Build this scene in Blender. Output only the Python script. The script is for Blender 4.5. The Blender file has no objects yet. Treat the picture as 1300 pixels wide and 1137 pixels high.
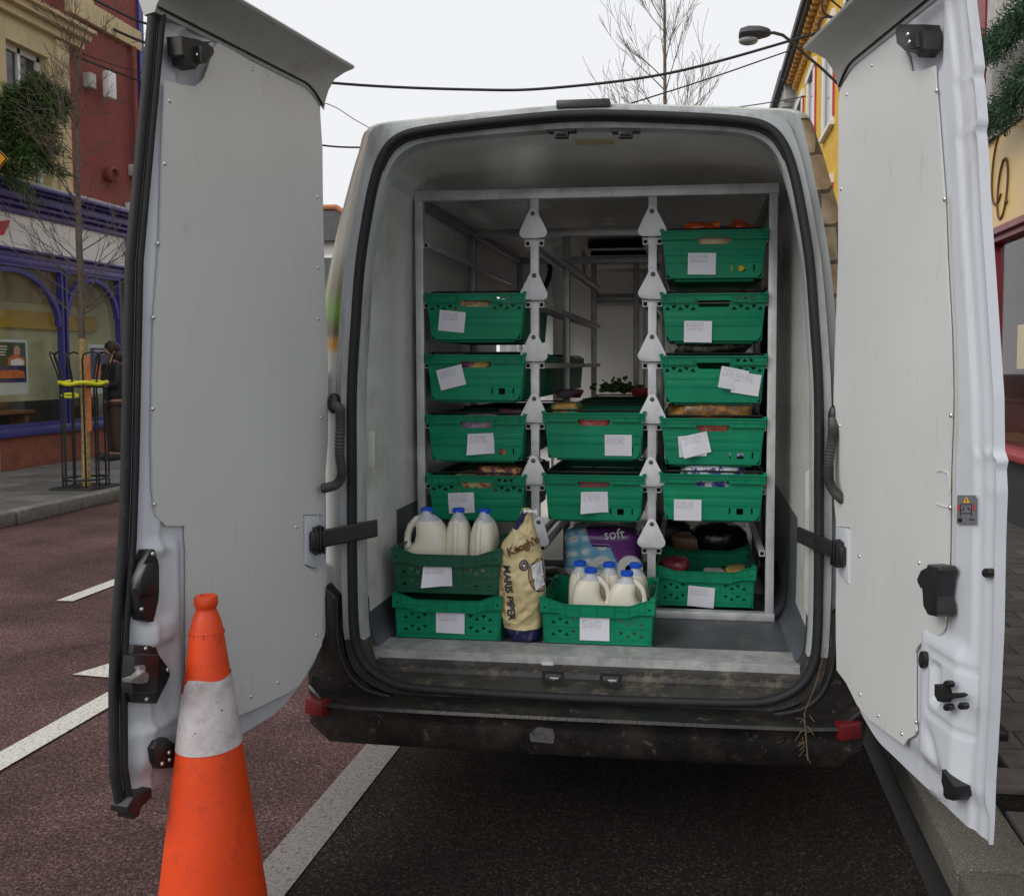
import bpy, bmesh, math, random
from mathutils import Vector, Matrix, noise
random.seed(7)
R = math.radians
sc = bpy.context.scene
C = sc.collection
# ------------------------------------------------------------------ camera
FPX, PX, PY = 1120., 752., 520.
CAM = Vector((0, -2.766, 1.57))
TILT = math.atan(58/FPX); YAW = math.atan(133/FPX*math.cos(TILT))
cam = bpy.data.cameras.new('camera'); co = bpy.data.objects.new('camera', cam); C.objects.link(co)
co.location = CAM; co.rotation_euler = (math.pi/2-TILT, 0, YAW)
cam.sensor_width = 36; cam.lens = FPX/1300*36
cam.shift_x = -(PX-650)/1300; cam.shift_y = (PY-568.5)/1300
cam.clip_start = .05; cam.clip_end = 500
sc.camera = co
# ------------------------------------------------------------------ sky and sun
w = bpy.data.worlds.new('World'); sc.world = w; w.use_nodes = True
nt = w.node_tree; nt.nodes.clear()
out = nt.nodes.new('ShaderNodeOutputWorld'); bg = nt.nodes.new('ShaderNodeBackground')
sky = nt.nodes.new('ShaderNodeTexSky'); sky.sky_type = 'NISHITA'; sky.sun_disc = False
sky.sun_elevation = R(36); sky.sun_rotation = R(222); sky.dust_density = 4
hs = nt.nodes.new('ShaderNodeHueSaturation'); hs.inputs['Saturation'].default_value = .12
mx = nt.nodes.new('ShaderNodeMix'); mx.data_type = 'RGBA'; mx.inputs[0].default_value = .88
mx.inputs[7].default_value = (8.3, 8.4, 8.65, 1)
nt.links.new(sky.outputs[0], hs.inputs['Color']); nt.links.new(hs.outputs[0], mx.inputs[6])
nt.links.new(mx.outputs[2], bg.inputs[0]); bg.inputs[1].default_value = .1
nt.links.new(bg.outputs[0], out.inputs[0])
sd = bpy.data.lights.new('sun', 'SUN'); sd.energy = 1.4; sd.angle = R(35); sd.color = (1, .97, .93)
so = bpy.data.objects.new('sun', sd); C.objects.link(so)
so.rotation_euler = (R(54), 0, R(-42)); so.location = (0, -5, 12)
sc.view_settings.view_transform = 'Standard'; sc.view_settings.look = 'None'
sc.view_settings.exposure = 0.20; sc.view_settings.gamma = 1
sc.render.engine = 'CYCLES'
sc.cycles.use_denoising = True
sc.cycles.max_bounces = 10; sc.cycles.diffuse_bounces = 9; sc.cycles.sample_clamp_indirect = 8

# ------------------------------------------------------------------ helpers
_f = Vector((-math.sin(YAW)*math.cos(TILT), math.cos(YAW)*math.cos(TILT), -math.sin(TILT)))
_r = Vector((math.cos(YAW), math.sin(YAW), 0)); _u = _r.cross(_f)
def ray(x, y): return _f+_r*((x-PX)/FPX)-_u*((y-PY)/FPX)
def onY(x, y, v): d = ray(x, y); return CAM+d*((v-CAM.y)/d.y)
def onX(x, y, v): d = ray(x, y); return CAM+d*((v-CAM.x)/d.x)
def onZ(x, y, v=0): d = ray(x, y); return CAM+d*((v-CAM.z)/d.z)

class B:
    """collects shapes, links them as one mesh"""
    def __init__(s): s.bm = bmesh.new(); s.mi = 0
    def _fin(s, faces, M=None):
        if M is not None:
            vs = {v for f in faces for v in f.verts}
            for v in vs: v.co = M @ v.co
        for f in faces: f.material_index = s.mi
        return faces
    def box(s, x0, x1, y0, y1, z0, z1, M=None, bev=0):
        v = [s.bm.verts.new(p) for p in ((x0,y0,z0),(x1,y0,z0),(x1,y1,z0),(x0,y1,z0),(x0,y0,z1),(x1,y0,z1),(x1,y1,z1),(x0,y1,z1))]
        fs = [s.bm.faces.new([v[i] for i in q]) for q in ((0,3,2,1),(4,5,6,7),(0,1,5,4),(1,2,6,5),(2,3,7,6),(3,0,4,7))]
        if bev:
            es = {e for f in fs for e in f.edges}
            r = bmesh.ops.bevel(s.bm, geom=list(es), offset=bev, segments=2, affect='EDGES', profile=.5)
            vs = set()
            for f in r['faces']: vs.update(f.verts)
            allf = set(r['faces'])
            for x in list(vs): allf.update(x.link_faces)
            fs = list(allf)
        return s._fin(fs, M)
    def tube(s, pts, r, n=8, cap=True, M=None):
        pts = [Vector(p) for p in pts]; rs = r if isinstance(r, (list, tuple)) else [r]*len(pts)
        rings = []; up = None
        for i, p in enumerate(pts):
            t = (pts[min(i+1, len(pts)-1)]-pts[max(i-1, 0)])
            if t.length < 1e-9: t = Vector((0,0,1))
            t.normalize()
            if up is None: up = t.orthogonal().normalized()
            up = (up-t*up.dot(t))
            if up.length < 1e-6: up = t.orthogonal()
            up.normalize(); b = t.cross(up)
            rings.append([s.bm.verts.new(p+(up*math.cos(2*math.pi*k/n)+b*math.sin(2*math.pi*k/n))*rs[i]) for k in range(n)])
        fs = []
        for a, c in zip(rings, rings[1:]):
            for k in range(n): fs.append(s.bm.faces.new((a[k], a[(k+1)%n], c[(k+1)%n], c[k])))
        if cap: fs.append(s.bm.faces.new(rings[0][::-1])); fs.append(s.bm.faces.new(rings[-1]))
        return s._fin(fs, M)
    def loft(s, rings, close=True, cap=(True, True), M=None):
        rr = [[s.bm.verts.new(p) for p in ring] for ring in rings]; fs = []
        n = len(rr[0])
        for a, c in zip(rr, rr[1:]):
            for k in range(n if close else n-1): fs.append(s.bm.faces.new((a[k], a[(k+1)%n], c[(k+1)%n], c[k])))
        if close and cap[0]: fs.append(s.bm.faces.new(rr[0][::-1]))
        if close and cap[1]: fs.append(s.bm.faces.new(rr[-1]))
        return s._fin(fs, M)
    def lathe(s, prof, n=32, M=None, cap=(True, True)):
        return s.loft([[(r*math.cos(2*math.pi*k/n), r*math.sin(2*math.pi*k/n), z) for k in range(n)] for r, z in prof], True, cap, M)
    def prism(s, poly, t0, t1, fr, bev=0):
        """poly 2D, frame function fr(a,b,c)->world, extruded c from t0 to t1"""
        a = [s.bm.verts.new(fr(x, y, t0)) for x, y in poly]; b = [s.bm.verts.new(fr(x, y, t1)) for x, y in poly]
        n = len(a); fs = [s.bm.faces.new(a[::-1]), s.bm.faces.new(b)]
        for k in range(n): fs.append(s.bm.faces.new((a[k], a[(k+1)%n], b[(k+1)%n], b[k])))
        if bev:
            r = bmesh.ops.bevel(s.bm, geom=list(fs[1].edges), offset=bev, segments=2, affect='EDGES', profile=.5, clamp_overlap=True)
            fs = [f for f in fs if f.is_valid]+list(r['faces'])
        return s._fin(fs)
    def sphere(s, c, r, u=12, v=8, M=None):
        sx = r if isinstance(r, (list, tuple)) else (r, r, r); rings = []
        for j in range(1, v):
            a = math.pi*j/v
            rings.append([(c[0]+sx[0]*math.sin(a)*math.cos(2*math.pi*k/u), c[1]+sx[1]*math.sin(a)*math.sin(2*math.pi*k/u), c[2]-sx[2]*math.cos(a)) for k in range(u)])
        return s.loft(rings, True, (True, True), M)
    def quad(s, pts, M=None): return s._fin([s.bm.faces.new([s.bm.verts.new(p) for p in pts])], M)
    def mesh(s, me, M=None):
        vs = [s.bm.verts.new(M @ v.co if M else v.co) for v in me.vertices]; fs = []
        for p in me.polygons:
            try: fs.append(s.bm.faces.new([vs[i] for i in p.vertices]))
            except ValueError: pass
        return s._fin(fs)
    def data(s, name, mats, smooth=None, recalc=True):
        if recalc: bmesh.ops.recalc_face_normals(s.bm, faces=s.bm.faces)
        me = bpy.data.meshes.new(name); s.bm.to_mesh(me); s.bm.free()
        for m in (mats if isinstance(mats, (list, tuple)) else [mats]): me.materials.append(m)
        if smooth is not None:
            me.polygons.foreach_set('use_smooth', [True]*len(me.polygons))
            if smooth > 0: me.set_sharp_from_angle(angle=R(smooth))
        return me

WL = {}
def reg(o, world): WL[o.name] = Vector(world); return o
def put(name, me, parent=None, loc=None, label=None, cat=None, group=None, kind=None):
    """loc None: the mesh is in world coordinates"""
    o = bpy.data.objects.new(name, me); C.objects.link(o)
    pw = WL[parent.name] if parent else Vector((0,0,0))
    if parent: o.parent = parent
    if loc is None: o.location = -pw; reg(o, (0,0,0))
    else: o.location = loc; reg(o, pw+Vector(loc))
    for k, v in (('label', label), ('category', cat), ('group', group), ('kind', kind)):
        if v: o[k] = v
    return o
def obj(name, b, mats, parent=None, smooth=None, loc=None, recalc=True, **kw):
    return put(name, b.data(name, mats, smooth, recalc), parent, loc, **kw)
def thing(name, label, cat, loc=(0,0,0), group=None, rz=0):
    o = bpy.data.objects.new(name, None); C.objects.link(o); o.location = loc; o.rotation_euler.z = rz
    o.empty_display_size = .1; o['label'] = label; o['category'] = cat
    if group: o['group'] = group
    return reg(o, loc)
def copy_tree(o, parent=None):
    c = o.copy(); C.objects.link(c)
    if parent: c.parent = parent
    WL[c.name] = WL.get(o.name, Vector((0,0,0)))
    for ch in [x for x in o.children]: copy_tree(ch, c)
    return c
def curve_mesh(outer, holes, t):
    cu = bpy.data.curves.new('shape', 'CURVE'); cu.dimensions = '2D'; cu.fill_mode = 'BOTH'; cu.extrude = t/2
    for poly in [outer]+holes:
        sp = cu.splines.new('POLY'); sp.points.add(len(poly)-1); sp.use_cyclic_u = True
        for q, (x, y) in zip(sp.points, poly): q.co = (x, y, 0, 1)
    o = bpy.data.objects.new('tmp', cu); me = bpy.data.meshes.new_from_object(o)
    bpy.data.objects.remove(o); bpy.data.curves.remove(cu); return me
def text_mesh(txt, size, ext=.0008, bold=0, sx=1.0):
    cu = bpy.data.curves.new('txt', 'FONT'); cu.body = txt; cu.size = size; cu.extrude = ext; cu.offset = bold
    cu.align_x = 'CENTER'; cu.align_y = 'CENTER'; cu.resolution_u = 3; cu.space_character = sx
    o = bpy.data.objects.new('tmp', cu); me = bpy.data.meshes.new_from_object(o)
    bpy.data.objects.remove(o); bpy.data.curves.remove(cu); return me
def frameM(o, ax, ay, az):
    M = Matrix.Identity(4)
    for i, a in enumerate((ax, ay, az)):
        for j in range(3): M[j][i] = a[j]
    for j in range(3): M[j][3] = o[j]
    return M

# ------------------------------------------------------------------ materials
def mat(name, col, rough=.6, metal=0, var=.12, vs=6, bump=.0, bs=60, dirt=None, ds=3, dth=(.45,.7), spec=.5, coat=0, streak=False, trans=0, dirt2=None):
    m = bpy.data.materials.new(name); m.use_nodes = True; n = m.node_tree.nodes; l = m.node_tree.links
    p = n['Principled BSDF']; p.inputs['Roughness'].default_value = rough; p.inputs['Metallic'].default_value = metal
    p.inputs['Specular IOR Level'].default_value = spec; p.inputs['Coat Weight'].default_value = coat; p.inputs['Coat Roughness'].default_value = .08
    if trans: p.inputs['Transmission Weight'].default_value = trans
    tcx = n.new('ShaderNodeTexCoord'); oi = n.new('ShaderNodeObjectInfo'); of = n.new('ShaderNodeVectorMath'); of.operation = 'MULTIPLY_ADD'
    l.new(oi.outputs['Random'], of.inputs[0]); of.inputs[1].default_value = (31, 17, 23); l.new(tcx.outputs['Object'], of.inputs[2])
    class tc: outputs = {'Object': of.outputs[0]}
    nz = n.new('ShaderNodeTexNoise'); nz.inputs['Scale'].default_value = vs; nz.inputs['Detail'].default_value = 6; l.new(tc.outputs['Object'], nz.inputs['Vector'])
    mr = n.new('ShaderNodeMapRange'); mr.inputs[1].default_value = .3; mr.inputs[2].default_value = .7
    mr.inputs[3].default_value = 1-var; mr.inputs[4].default_value = 1+var; l.new(nz.outputs['Fac'], mr.inputs[0])
    vm = n.new('ShaderNodeVectorMath'); vm.operation = 'SCALE'; vm.inputs[0].default_value = col; l.new(mr.outputs[0], vm.inputs['Scale'])
    last = vm.outputs[0]
    for dcol, dsc, th in ([(dirt, ds, dth)] if dirt else [])+([dirt2] if dirt2 else []):
        mp = n.new('ShaderNodeMapping'); l.new(tc.outputs['Object'], mp.inputs[0])
        if streak: mp.inputs['Scale'].default_value = (1, 1, .25)
        n2 = n.new('ShaderNodeTexNoise'); n2.inputs['Scale'].default_value = dsc; n2.inputs['Detail'].default_value = 8; n2.inputs['Roughness'].default_value = .7
        l.new(mp.outputs[0], n2.inputs['Vector'])
        r2 = n.new('ShaderNodeMapRange'); r2.inputs[1].default_value = th[0]; r2.inputs[2].default_value = th[1]; l.new(n2.outputs['Fac'], r2.inputs[0])
        mm = n.new('ShaderNodeMix'); mm.data_type = 'RGBA'; l.new(r2.outputs[0], mm.inputs[0]); l.new(last, mm.inputs[6]); mm.inputs[7].default_value = (*dcol, 1)
        last = mm.outputs[2]
    l.new(last, p.inputs['Base Color'])
    mrr = n.new('ShaderNodeMapRange'); mrr.inputs[3].default_value = max(0, rough-.08); mrr.inputs[4].default_value = min(1, rough+.12); l.new(nz.outputs['Fac'], mrr.inputs[0]); l.new(mrr.outputs[0], p.inputs['Roughness'])
    if bump:
        nb = n.new('ShaderNodeTexNoise'); nb.inputs['Scale'].default_value = bs; nb.inputs['Detail'].default_value = 5; l.new(tc.outputs['Object'], nb.inputs['Vector'])
        bp = n.new('ShaderNodeBump'); bp.inputs['Strength'].default_value = bump; bp.inputs['Distance'].default_value = .01
        l.new(nb.outputs['Fac'], bp.inputs['Height']); l.new(bp.outputs[0], p.inputs['Normal'])
    return m
M = {}
M['paint'] = mat('white_van_paint', (.56,.585,.63), .40, var=.04, vs=3, dirt=(.38,.38,.37), ds=9, dth=(.56,.85), coat=.08, streak=True, bump=.04, bs=9, dirt2=((.30,.29,.27), 60, (.70,.78)))
M['roofpaint'] = mat('weathered_roof_paint', (.60,.61,.58), .45, var=.06, dirt=(.30,.31,.20), ds=16, dth=(.42,.62), dirt2=((.14,.15,.07), 60, (.6,.72)))
M['lining'] = mat('white_door_lining_board', (.60,.61,.60), .5, var=.05, vs=1.5, dirt=(.44,.44,.41), ds=24, dth=(.60,.80), bump=.35, bs=2.2, streak=True, dirt2=((.30,.28,.24), 70, (.655,.74)))
M['cargo'] = mat('glossy_cargo_lining', (.71,.70,.69), .22, var=.06, vs=2, dirt=(.40,.38,.33), ds=4, dth=(.5,.85), bump=.03, bs=5)
M['trim'] = mat('moulded_trim', (.40,.41,.375), .35, var=.08, vs=6, dirt=(.28,.28,.24), ds=14, dth=(.55,.8), bump=.08, bs=14)
M['bulk'] = mat('bulkhead_paint', (.86,.83,.78), .45, var=.04, vs=2)
M['rubber'] = mat('black_rubber_seal', (.009,.009,.011), .68, var=.3, vs=20, dirt=(.06,.055,.05), ds=30, dth=(.6,.8), bump=.1, bs=40)
M['plastic'] = mat('black_plastic', (.014,.014,.015), .38, var=.2, vs=20, dirt=(.05,.045,.04), ds=14, dth=(.6,.85))
M['bumper'] = mat('worn_black_bumper_plastic', (.010,.009,.0085), .36, var=.3, vs=8, dirt=(.034,.027,.023), ds=7, dth=(.46,.72), bump=.2, bs=80, dirt2=((.10,.09,.08), 24, (.60,.72)))
M['visor'] = mat('grey_visor_paint', (.34,.34,.33), .35, var=.1, vs=3, dirt=(.2,.19,.17), ds=6, dth=(.5,.8))
M['tread'] = mat('dirty_threshold_plastic', (.035,.033,.031), .55, var=.3, vs=10, dirt=(.16,.13,.09), ds=12, dth=(.52,.72), bump=.25, bs=50)
M['floor'] = mat('grey_van_floor', (.075,.08,.09), .45, var=.2, vs=6, dirt=(.18,.17,.15), ds=10, dth=(.55,.8), bump=.1)
M['liner'] = mat('slate_lower_liner', (.075,.085,.10), .5, var=.1, dirt=(.2,.2,.19), ds=20, dth=(.68,.8))
M['ink'] = mat('dark_ink', (.02,.02,.04), .5)
M['alu'] = mat('aluminium', (.60,.60,.61), .45, metal=.4, var=.18, vs=12, dirt=(.36,.35,.33), ds=14, dth=(.55,.8), bump=.04, bs=90)
M['edging'] = mat('scuffed_floor_edging', (.42,.42,.42), .6, metal=.2, var=.18, vs=9, dirt=(.22,.21,.20), ds=22, dth=(.45,.75), bump=.1, bs=90)
M['steel'] = mat('dull_steel', (.36,.35,.34), .42, metal=.75, var=.2, vs=15)
M['flap'] = mat('cast_aluminium_flap', (.66,.66,.68), .5, metal=.2, var=.08, vs=30, bump=.08, bs=150)
M['dark'] = mat('dark_void', (.006,.006,.006), .9, var=0)
M['red'] = mat('red_reflector', (.13,.007,.010), .35, var=.15, bump=.1, bs=120)
M['green'] = mat('emerald_crate_plastic', (.004,.225,.112), .42, var=.16, vs=6, dirt=(.004,.17,.09), ds=7, dth=(.45,.85), bump=.06, bs=34, spec=.22, dirt2=((.16,.38,.27), 52, (.68,.76)))
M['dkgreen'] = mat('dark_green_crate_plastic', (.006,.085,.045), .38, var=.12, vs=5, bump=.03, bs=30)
M['blue'] = mat('blue_bottle_cap', (.01,.09,.62), .35, var=.05)
M['navy'] = mat('navy_print', (.014,.014,.075), .4, var=.15)
M['cream'] = mat('cream_paper_sack', (.58,.48,.25), .42, var=.08, vs=14, bump=.3, bs=26, dirt=(.48,.40,.22), ds=8, dth=(.55,.85))
M['white'] = mat('white_plastic', (.75,.75,.75), .4, var=.04)
M['brown'] = mat('brown_print', (.12,.05,.02), .6)
M['orange'] = mat('orange_cone_plastic', (.72,.062,.008), .45, var=.10, vs=9, dirt=(.42,.045,.012), ds=18, dth=(.52,.75), bump=.08, bs=60, dirt2=((.05,.02,.015), 30, (.69,.71)))
M['sleeve'] = mat('scuffed_white_sleeve', (.56,.52,.53), .5, var=.10, vs=12, dirt=(.30,.23,.22), ds=11, dth=(.46,.72), bump=.1, bs=60, dirt2=((.07,.06,.06), 52, (.625,.67)))
M['purple'] = mat('purple_shop_paint', (.045,.03,.20), .35, var=.12, vs=6, bump=.05)
M['bluepaint'] = mat('violet_blue_window_paint', (.05,.05,.24), .35, var=.1)
M['redwall'] = mat('red_painted_render', (.24,.062,.052), .85, var=.12, vs=3, dirt=(.17,.05,.045), ds=5, dth=(.5,.75), bump=.4, bs=25)
M['creamwall'] = mat('cream_painted_render', (.56,.46,.27), .8, var=.08, vs=3, dirt=(.34,.28,.17), ds=6, dth=(.5,.8), bump=.2, bs=20, streak=True)
M['yellow'] = mat('yellow_render', (.78,.49,.03), .7, var=.08, vs=4, dirt=(.6,.3,.02), ds=5)
M['greywall'] = mat('grey_white_render', (.48,.48,.46), .85, var=.1, bump=.3)
M['slate'] = mat('roof_slate', (.07,.07,.075), .6, var=.25, vs=8)
M['riser'] = mat('terracotta_stall_riser', (.26,.085,.055), .75, var=.12, vs=5, dirt=(.15,.06,.04), ds=6)
M['bark'] = mat('birch_bark', (.13,.10,.08), .8, var=.4, vs=30, bump=.3)
M['barklight'] = mat('pale_lower_bark', (.42,.30,.12), .8, var=.35, vs=26, dirt=(.06,.04,.03), ds=30, dth=(.6,.7), bump=.3)
M['needle'] = mat('conifer_needles', (.06,.12,.025), .7, var=.6, vs=3)
M['needle2'] = mat('garland_needles', (.028,.075,.035), .7, var=.5, vs=10)
M['iron'] = mat('black_ironwork', (.012,.012,.013), .4, var=.1)
M['neon'] = mat('yellow_tape', (.75,.75,.02), .5)
M['cable'] = mat('black_cable', (.02,.02,.022), .6)
M['skin'] = mat('skin', (.45,.24,.17), .5, var=.06)
M['jacket'] = mat('black_jacket', (.013,.014,.018), .6, bump=.2, bs=30)
M['trouser'] = mat('brown_trousers', (.06,.042,.035), .8, bump=.2, bs=40)
M['hair'] = mat('dark_hair', (.03,.018,.012), .6)
M['shoe'] = mat('dark_shoe', (.015,.012,.012), .4)
M['rframe'] = mat('oxblood_shop_paint', (.22,.015,.022), .35, var=.1)
M['rsill'] = mat('red_sill_paint', (.45,.05,.055), .4, var=.08)
M['fascia'] = mat('cream_yellow_fascia', (.72,.50,.17), .3, var=.08, vs=1.5)
M['rough'] = mat('roughcast', (.46,.44,.40), .95, var=.22, vs=30, bump=1.0, bs=34, dirt=(.2,.19,.17), ds=10, dth=(.5,.8))
M['darkwall'] = mat('dark_grey_stall_riser', (.045,.045,.05), .6, var=.15, vs=8, bump=.1)
M['wood'] = mat('wood', (.25,.11,.045), .6, var=.2, vs=12)
M['seal_grey'] = mat('grey_jamb_paint', (.36,.38,.39), .4, var=.08, vs=4, dirt=(.16,.155,.125), ds=8, dth=(.46,.72), streak=True)
M['panelbeige'] = mat('beige_corner_cover', (.52,.49,.43), .22, var=.03, coat=.6)
M['silver'] = mat('bolt_silver', (.7,.7,.7), .3, metal=.9)
M['hose'] = mat('grey_corrugated_hose', (.06,.055,.05), .5)
M['palecurb'] = mat('aggregate_kerb', (.095,.088,.072), .85, var=.2, vs=90, dirt=(.33,.31,.27), ds=220, dth=(.55,.62), bump=.5, bs=120, dirt2=((.06,.05,.05), 160, (.60,.68)))
M['kerbdark'] = mat('granite_kerb', (.17,.16,.145), .8, var=.25, vs=20, bump=.3, dirt=(.05,.045,.04), ds=4, dth=(.5,.75))
PAV = [mat('paver_%s' % n, c, .8, var=.22, vs=16, bump=.35, bs=90, dirt=(.035,.03,.028), ds=7, dth=(.5,.8)) for n, c in (('brown', (.10,.083,.075)), ('grey', (.085,.078,.073)), ('dull', (.115,.10,.088)))]
SLAB = [mat('slab_%s' % n, c, .7, var=.2, vs=6, bump=.2, bs=60) for n, c in (('dark', (.11,.105,.10)), ('mid', (.15,.145,.135)), ('pale', (.19,.18,.165)))]

def asphalt(name, col, speck, dark, scl=170):
    m = bpy.data.materials.new(name); m.use_nodes = True; n = m.node_tree.nodes; l = m.node_tree.links; p = n['Principled BSDF']
    tc = n.new('ShaderNodeTexCoord'); vo = n.new('ShaderNodeTexVoronoi'); vo.inputs['Scale'].default_value = scl; l.new(tc.outputs['Object'], vo.inputs['Vector'])
    nz = n.new('ShaderNodeTexNoise'); nz.inputs['Scale'].default_value = 2.2; nz.inputs['Detail'].default_value = 9; nz.inputs['Roughness'].default_value = .65; l.new(tc.outputs['Object'], nz.inputs['Vector'])
    n3 = n.new('ShaderNodeTexNoise'); n3.inputs['Scale'].default_value = 90; n3.inputs['Detail'].default_value = 4; l.new(tc.outputs['Object'], n3.inputs['Vector'])
    hs = n.new('ShaderNodeSeparateColor'); l.new(vo.outputs['Color'], hs.inputs[0])
    r = n.new('ShaderNodeMapRange'); r.inputs[1].default_value = .62; r.inputs[2].default_value = .95; l.new(hs.outputs[0], r.inputs[0])
    a = n.new('ShaderNodeMix'); a.data_type = 'RGBA'; l.new(r.outputs[0], a.inputs[0]); a.inputs[6].default_value = (*col, 1); a.inputs[7].default_value = (*speck, 1)
    r2 = n.new('ShaderNodeMapRange'); r2.inputs[1].default_value = .4; r2.inputs[2].default_value = .62; l.new(n3.outputs['Fac'], r2.inputs[0])
    b = n.new('ShaderNodeMix'); b.data_type = 'RGBA'; l.new(r2.outputs[0], b.inputs[0]); b.inputs[6].default_value = (*dark, 1); l.new(a.outputs[2], b.inputs[7])
    r3 = n.new('ShaderNodeMapRange'); r3.inputs[1].default_value = .3; r3.inputs[2].default_value = .7; r3.inputs[3].default_value = .62; r3.inputs[4].default_value = 1.25; l.new(nz.outputs['Fac'], r3.inputs[0])
    n5 = n.new('ShaderNodeTexNoise'); n5.inputs['Scale'].default_value = .8; n5.inputs['Detail'].default_value = 3; n5.inputs['Distortion'].default_value = 1.2; l.new(tc.outputs['Object'], n5.inputs['Vector'])
    r5 = n.new('ShaderNodeMapRange'); r5.inputs[1].default_value = .45; r5.inputs[2].default_value = .62; r5.inputs[3].default_value = .74; r5.inputs[4].default_value = 1.06; l.new(n5.outputs['Fac'], r5.inputs[0])
    m5 = n.new('ShaderNodeMath'); m5.operation = 'MULTIPLY'; l.new(r3.outputs[0], m5.inputs[0]); l.new(r5.outputs[0], m5.inputs[1])
    vm = n.new('ShaderNodeVectorMath'); vm.operation = 'SCALE'; l.new(b.outputs[2], vm.inputs[0]); l.new(m5.outputs[0], vm.inputs['Scale']); l.new(vm.outputs[0], p.inputs['Base Color'])
    p.inputs['Roughness'].default_value = .88; p.inputs['Specular IOR Level'].default_value = .22
    bp = n.new('ShaderNodeBump'); bp.inputs['Strength'].default_value = .8; bp.inputs['Distance'].default_value = .006
    l.new(vo.outputs['Distance'], bp.inputs['Height']); l.new(bp.outputs[0], p.inputs['Normal']); return m
M['asphalt'] = asphalt('reddish_asphalt', (.148,.080,.075), (.30,.205,.19), (.066,.032,.030))
M['bay'] = asphalt('dark_bay_asphalt', (.018,.013,.011), (.09,.066,.056), (.006,.0045,.004), 150)
def line_paint(name, col, lo, hi):
    m = mat(name, col, .7, var=.08, vs=40, dirt=(.10,.075,.075), ds=70, dth=(lo, hi), bump=.5, bs=150); return m
M['line'] = line_paint('white_road_paint', (.60,.58,.52), .56, .62)
M['wornline'] = line_paint('worn_bay_line_paint', (.215,.20,.19), .50, .62)

def paper_mat():
    m = bpy.data.materials.new('printed_paper'); m.use_nodes = True; n = m.node_tree.nodes; l = m.node_tree.links; p = n['Principled BSDF']
    tc = n.new('ShaderNodeTexCoord'); sp = n.new('ShaderNodeSeparateXYZ'); l.new(tc.outputs['Generated'], sp.inputs[0])
    def math_(op, a, b=None):
        q = n.new('ShaderNodeMath'); q.operation = op
        for i, v in enumerate((a, b)):
            if v is None: continue
            if isinstance(v, (int, float)): q.inputs[i].default_value = v
            else: l.new(v, q.inputs[i])
        return q.outputs[0]
    fr = math_('FRACT', math_('MULTIPLY', sp.outputs['Z'], 16)); row = math_('LESS_THAN', fr, .36)
    oi = n.new('ShaderNodeObjectInfo'); cb = n.new('ShaderNodeCombineXYZ'); l.new(math_('MULTIPLY', sp.outputs['X'], 34), cb.inputs[0]); l.new(math_('MULTIPLY', oi.outputs['Random'], 91), cb.inputs[2]); l.new(math_('MULTIPLY', math_('FLOOR', math_('MULTIPLY', sp.outputs['Z'], 16)), 3.7), cb.inputs[1])
    nz = n.new('ShaderNodeTexNoise'); nz.inputs['Scale'].default_value = 1; l.new(cb.outputs[0], nz.inputs['Vector'])
    ink = math_('GREATER_THAN', nz.outputs['Fac'], .47)
    a = math_('MULTIPLY', math_('MULTIPLY', row, ink), math_('MULTIPLY', math_('GREATER_THAN', sp.outputs['Z'], .52), math_('LESS_THAN', sp.outputs['X'], .72)))
    a = math_('MULTIPLY', a, math_('MULTIPLY', math_('GREATER_THAN', sp.outputs['X'], .07), math_('LESS_THAN', sp.outputs['Z'], .93)))
    mx = n.new('ShaderNodeMix'); mx.data_type = 'RGBA'; l.new(math_('MULTIPLY', a, .75), mx.inputs[0]); mx.inputs[6].default_value = (.70,.70,.76,1); mx.inputs[7].default_value = (.12,.12,.16,1)
    l.new(mx.outputs[2], p.inputs['Base Color']); p.inputs['Roughness'].default_value = .5; return m
M['paper'] = paper_mat()
M['darklamp'] = mat('dark_grey_lamp_metal', (.07,.07,.075), .5)
def glass_mat(name, tint=(.95,.97,.96), rough=.03, mixf=.75):
    m = bpy.data.materials.new(name); m.use_nodes = True; n = m.node_tree.nodes; l = m.node_tree.links; n.clear()
    o = n.new('ShaderNodeOutputMaterial'); t = n.new('ShaderNodeBsdfTransparent'); t.inputs[0].default_value = (*tint, 1)
    g = n.new('ShaderNodeBsdfGlossy'); g.inputs['Roughness'].default_value = rough; lw = n.new('ShaderNodeLayerWeight'); lw.inputs['Blend'].default_value = .5; f = n.new('ShaderNodeMath'); f.operation = 'POWER'; l.new(lw.outputs['Facing'], f.inputs[0]); f.inputs[1].default_value = 4
    a = n.new('ShaderNodeMath'); a.operation = 'MULTIPLY_ADD'; a.inputs[1].default_value = .55; a.inputs[2].default_value = .025; l.new(f.outputs[0], a.inputs[0])
    x = n.new('ShaderNodeMixShader'); l.new(a.outputs[0], x.inputs[0]); l.new(t.outputs[0], x.inputs[1]); l.new(g.outputs[0], x.inputs[2]); l.new(x.outputs[0], o.inputs[0]); return m
M['glass'] = glass_mat('window_glass')
M['darkglass'] = mat('dark_upper_window_glass', (.04,.045,.05), .08, var=.2, spec=.8)
M['lampglass'] = mat('lamp_glass', (.7,.72,.7), .1, trans=.6)
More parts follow.
